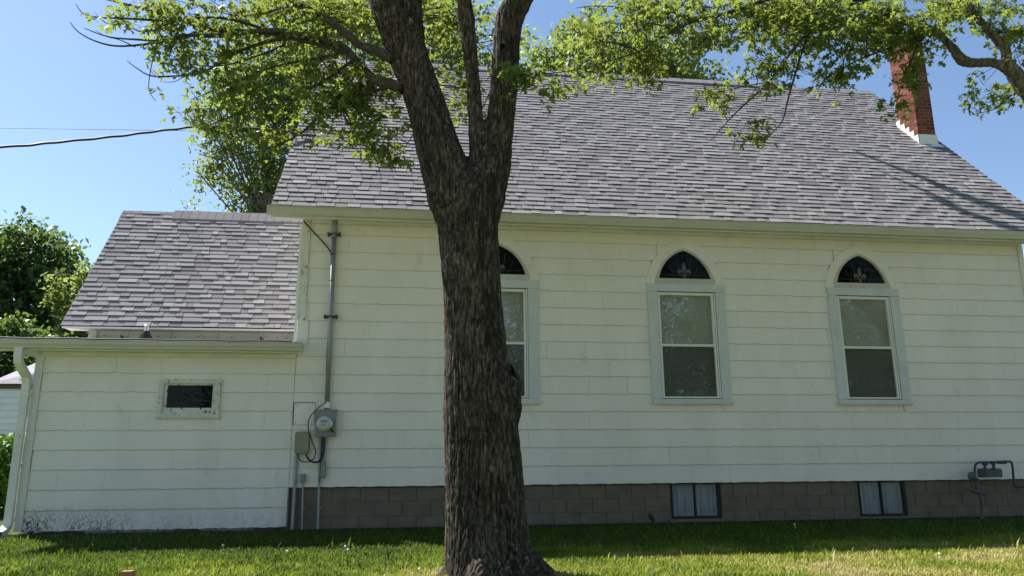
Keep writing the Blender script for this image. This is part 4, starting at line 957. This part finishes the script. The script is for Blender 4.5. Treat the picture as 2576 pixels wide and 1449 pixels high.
F([(2225, 225), (2265, 200), (2275, 285), (2235, 290)], 5, (Yr, Yr+.1), 10, .07, thr=-9)
F([(2290, 200), (2325, 200), (2320, 230), (2290, 240)], 3, (Yr-.1, Yr), 9, .06, thr=-9)
F([(2430, 200), (2500, 170), (2576, 200), (2576, 250), (2530, 260), (2520, 300), (2440, 300), (2420, 270)], 22, (Yr+.1, Yr+.6), 13, .12, thr=-.35)
F([(2440, 30), (2576, 60), (2576, 140), (2530, 120), (2490, 60)], 20, (Yr-.2, Yr+.6), 13, .13, thr=-.35)
upper_crown(rt, 8.8, -5.6, 5.2, 3.0, 7.0, 11.5, 220, 36)
rt.finish(.086, M['leaf'])

# ---- trees farther off
def far_tree(name, base, H, crown, nclump, per, lsize, csize, mat, label, trunk_r=.3, group=None, bare=.3, shape=None):
    t = thing(name, base, label, 'tree', group); base = Vector(base); tr = MB(); C = []
    cc, cr_ = Vector(crown[0]), Vector(crown[1])
    top = Vector((cc.x, cc.y, cc.z+.3*cr_.z)); tr.tube(smoothline([base-Vector((0, 0, .2)), base*.5+top*.5+Vector((.3, .1, 0)), top], 4), [trunk_r*(1-.07*i) for i in range(9)], 10)
    obj('trunk', tr, M['limb'], t, smooth=True); lm = MB()
    for k in range(nclump):
        while True:
            d_ = Vector((random.gauss(0, 1), random.gauss(0, 1), random.gauss(0, 1))).normalized(); rr = random.uniform(.35, 1.0)**.6
            wob = 1+.38*noise.noise(d_*2.1+Vector((cc.x, 3, 1)))+.18*noise.noise(d_*6)
            p = Vector((cc.x+d_.x*cr_.x*rr*wob, cc.y+d_.y*cr_.y*rr*wob, cc.z+d_.z*cr_.z*rr*wob))
            if shape and not shape(p): continue
            break
        if k % 9 == 0:
            s_ = base*.35+top*.65+Vector((0, 0, random.uniform(-.2, .2)*cr_.z)); lm.tube([s_, (s_+p)/2+Vector((0, 0, -.05*cr_.z)), p], [trunk_r*.2, trunk_r*.11, .02], 5)
        q = RNG.normal(0, 1, (per, 3))*csize*np.array([1, 1, .75]); C.append(q+np.array(p))
    obj('limb', lm, M['limb'], t, kind='stuff'); leaves('crown', np.vstack(C), lsize, mat, t, simple_leaf=True, kind='stuff')
    return t
not_roof = lambda p: p.y > 9.5
def far_c(px, py, Y): return tuple(at(px, py, Y))
c1 = at(960, 210, 16); c2 = at(1560, 280, 22)
far_tree('maple_tree', (c1.x+.5, 16, .05), 16, (c1, (5.6, 3.0, 5.0)), 520, 52, .19, .34, M['leaf_back'], 'tall leafy maple rising behind the church ridge', .4, shape=not_roof)
c3 = at(640, 330, 14)
far_tree('maple_tree', (c3.x+1.7, 14, .05), 12, (c3, (2.1, 1.3, 4.1)), 240, 48, .15, .25, M['leaf_back'], 'leafy maple showing left of the church roof corner', .25, shape=not_roof)
far_tree('maple_tree', (c2.x, 22, .05), 16, (c2, (5.8, 3.0, 5.0)), 520, 52, .23, .34, M['leaf_back'], 'clumpy darker maple behind the right part of the ridge', .35)
c4 = at(40, 785, 34)
far_tree('shade_tree', (c4.x, 34, 0), 13, (c4, (3.9, 3, 5.2)), 420, 56, .33, .42, M['leaf_dark'], 'large dark green tree at the left edge behind the annex', .4)
c5 = at(235, 820, 30)
far_tree('shade_tree', (c5.x, 30, 0), 10, (c5, (2.1, 2.0, 3.6)), 150, 50, .24, .28, M['leaf_back'], 'lighter feathery tree between the dark tree and the annex roof', .25)
c6 = at(40, 960, 26)
far_tree('shade_tree', (c6.x, 26, 0), 4, (c6, (3.2, 2, 2.4)), 260, 60, .25, .35, M['leaf_dark'], 'low dark shrubby tree behind the white outbuilding', .15)
# across the street behind the photographer: seen in the window panes
for i, (x, y, h, r_) in enumerate(((-6, -34, 15, 6.0), (5, -38, 16, 6.6), (16, -35, 15.5, 6.4), (28, -37, 15, 6.4))):
    far_tree('street_tree', (x, y, -1.5), h, ((x, y, h*.62-1), (r_, r_*.8, h*.5)), 260, 40, .40, .75, M['leaf_dark'], ('street tree across the road, reflected in the window glass', 'broad street tree opposite the church front', 'rounded street tree opposite the right windows', 'farthest street tree opposite the chimney end')[i], .3, 'trees across the street')
# hedge
h_ = thing('arborvitae_hedge', (-7.6, 4.4, .05), 'clipped sunlit green arborvitae hedge behind the downspout', 'hedge')
n = 26000; q = np.stack([RNG.uniform(-10.5, -6.3, n), RNG.uniform(3.9, 5.2, n), RNG.uniform(.05, 1.55, n)], -1); q[:, 0] += .12*np.sin(q[:, 2]*9); 
leaves('foliage', q, .085, M['hedge'], h_, simple_leaf=True, tilt=1.3, kind='stuff')
mb = MB()
for x in (-10, -9.2, -8.4, -7.6, -6.8): mb.tube([(x, 4.5, 0), (x+.05, 4.5, 1.3)], [.05, .02], 6)
obj('stem', mb, M['twig'], h_, kind='stuff')

# ------------------------------------------------------------------ grass
N = 230000
yy = -(RNG.uniform(0, 1, N)**.8)*5.2-.12; xx = RNG.uniform(-1, 1, N)*(9.2+yy*.55)+2.2
keep = ((xx-TREE.x)**2+(yy-TREE.y)**2 > .42**2) & ((yy < -.35) | (RNG.uniform(0, 1, N) < .35)); xx, yy = xx[keep], yy[keep]; N = len(xx)
pat = np.array([noise.noise(Vector((a_*.8, b_*1.3, 1)))+.6*noise.noise(Vector((a_*2.6, b_*3.4, 5)))+.4*noise.noise(Vector((a_*9, b_*9, 2))) for a_, b_ in zip(xx, yy)])
dtree = np.hypot(xx-TREE.x, (yy-TREE.y))
dry = pat*.62+np.clip((xx-2.0)/9, -.2, .25)+np.clip((1.15-dtree)*.55, 0, .6)
tint = np.clip(.42+dry*.85*np.clip((-yy-1.3)/1.3, 0, 1)-.34*np.clip((yy+2.7)/.9, 0, 1)+RNG.normal(0, .12, N), 0, 1)  # blades near the wall tinted darker, painting in the building's shade
hgt = RNG.uniform(.022, .052, N)*(1-.3*np.clip(dry, 0, 1)); tall = RNG.uniform(0, 1, N) < .012; hgt[tall] *= 2.0
tuft = np.array([noise.noise(Vector((a_*3.5, b_*5, 9))) for a_, b_ in zip(xx, yy)]) > .38; hgt[tuft] *= 1.6
edge = (yy > -2.9) & (yy < -2.3) & (xx < 1.2) & (RNG.uniform(0, 1, N) < .05); hgt[edge] *= 1.9
an = RNG.uniform(0, 2*np.pi, N); lean = RNG.uniform(.15, .9, N)*hgt; wd = RNG.uniform(.003, .006, N)*(1+tall)
dx, dy = np.cos(an), np.sin(an); gzv = .05+.06*yy
bx, by = -dy*wd, dx*wd
V = np.empty((N, 5, 3))
V[:, 0] = np.stack([xx-bx, yy-by, gzv], -1); V[:, 1] = np.stack([xx+bx, yy+by, gzv], -1)
mx_, my_ = xx+dx*lean*.35, yy+dy*lean*.35
V[:, 2] = np.stack([mx_+bx*.8, my_+by*.8, gzv+hgt*.62], -1); V[:, 3] = np.stack([mx_-bx*.8, my_-by*.8, gzv+hgt*.62], -1)
V[:, 4] = np.stack([xx+dx*lean, yy+dy*lean, gzv+hgt], -1)
base = (np.arange(N)*5)[:, None]
F3 = np.concatenate([base+np.array([0, 1, 2]), base+np.array([0, 2, 3]), base+np.array([3, 2, 4])], 0)
np_mesh('lawn_grass', V.reshape(-1, 3), F3, 3, M['grass'], np.concatenate([tint]*3), None, kind='stuff', label='sunlit lawn grass with dry straw coloured patches', cat='grass')
# broad clover and plantain leaves among the grass
n = 500; x_ = RNG.uniform(-6.5, 2.0, n); y_ = RNG.uniform(-4.6, -1.2, n)
leaves('clover_leaves', np.stack([x_, y_, .05+.06*y_+RNG.uniform(.02, .06, n)], -1), .024, M['leaf_dark'], None, simple_leaf=True, tilt=.5, kind='stuff', label='broad clover leaves scattered through the lawn', cat='clover')
spots = [(868, 1388), (875, 1397), (1055, 1448), (2365, 1408), (2000, 1330), (722, 1401), (1158, 1420), (560, 1385)]
LBL = ['tiny white clover flower on the shadow edge left of the trunk', 'tiny white clover flower just in front of the shadow edge', 'tiny white clover flower at the bottom edge left of the trunk', 'tiny white clover flower in the dry grass at the far right',
       'tiny white clover flower in the shade under the blocks', 'tiny white clover flower below the thin grey pipes', 'tiny white clover flower close to the trunk base', 'tiny white clover flower in front of the annex wall']
for i, (px, py) in enumerate(spots):
    c_ = ground_hit(px, py); mb = MB(); mb.lathe((c_.x, c_.y, c_.z+.05), [(.004, -.05), (.004, -.004), (.012, 0), (.016, .01), (.011, .02), (.003, .024)], 8)
    obj('clover_flower', mb, M['flash'], label=LBL[i], cat='flower', group='white clover flowers in the lawn', loc=c_)
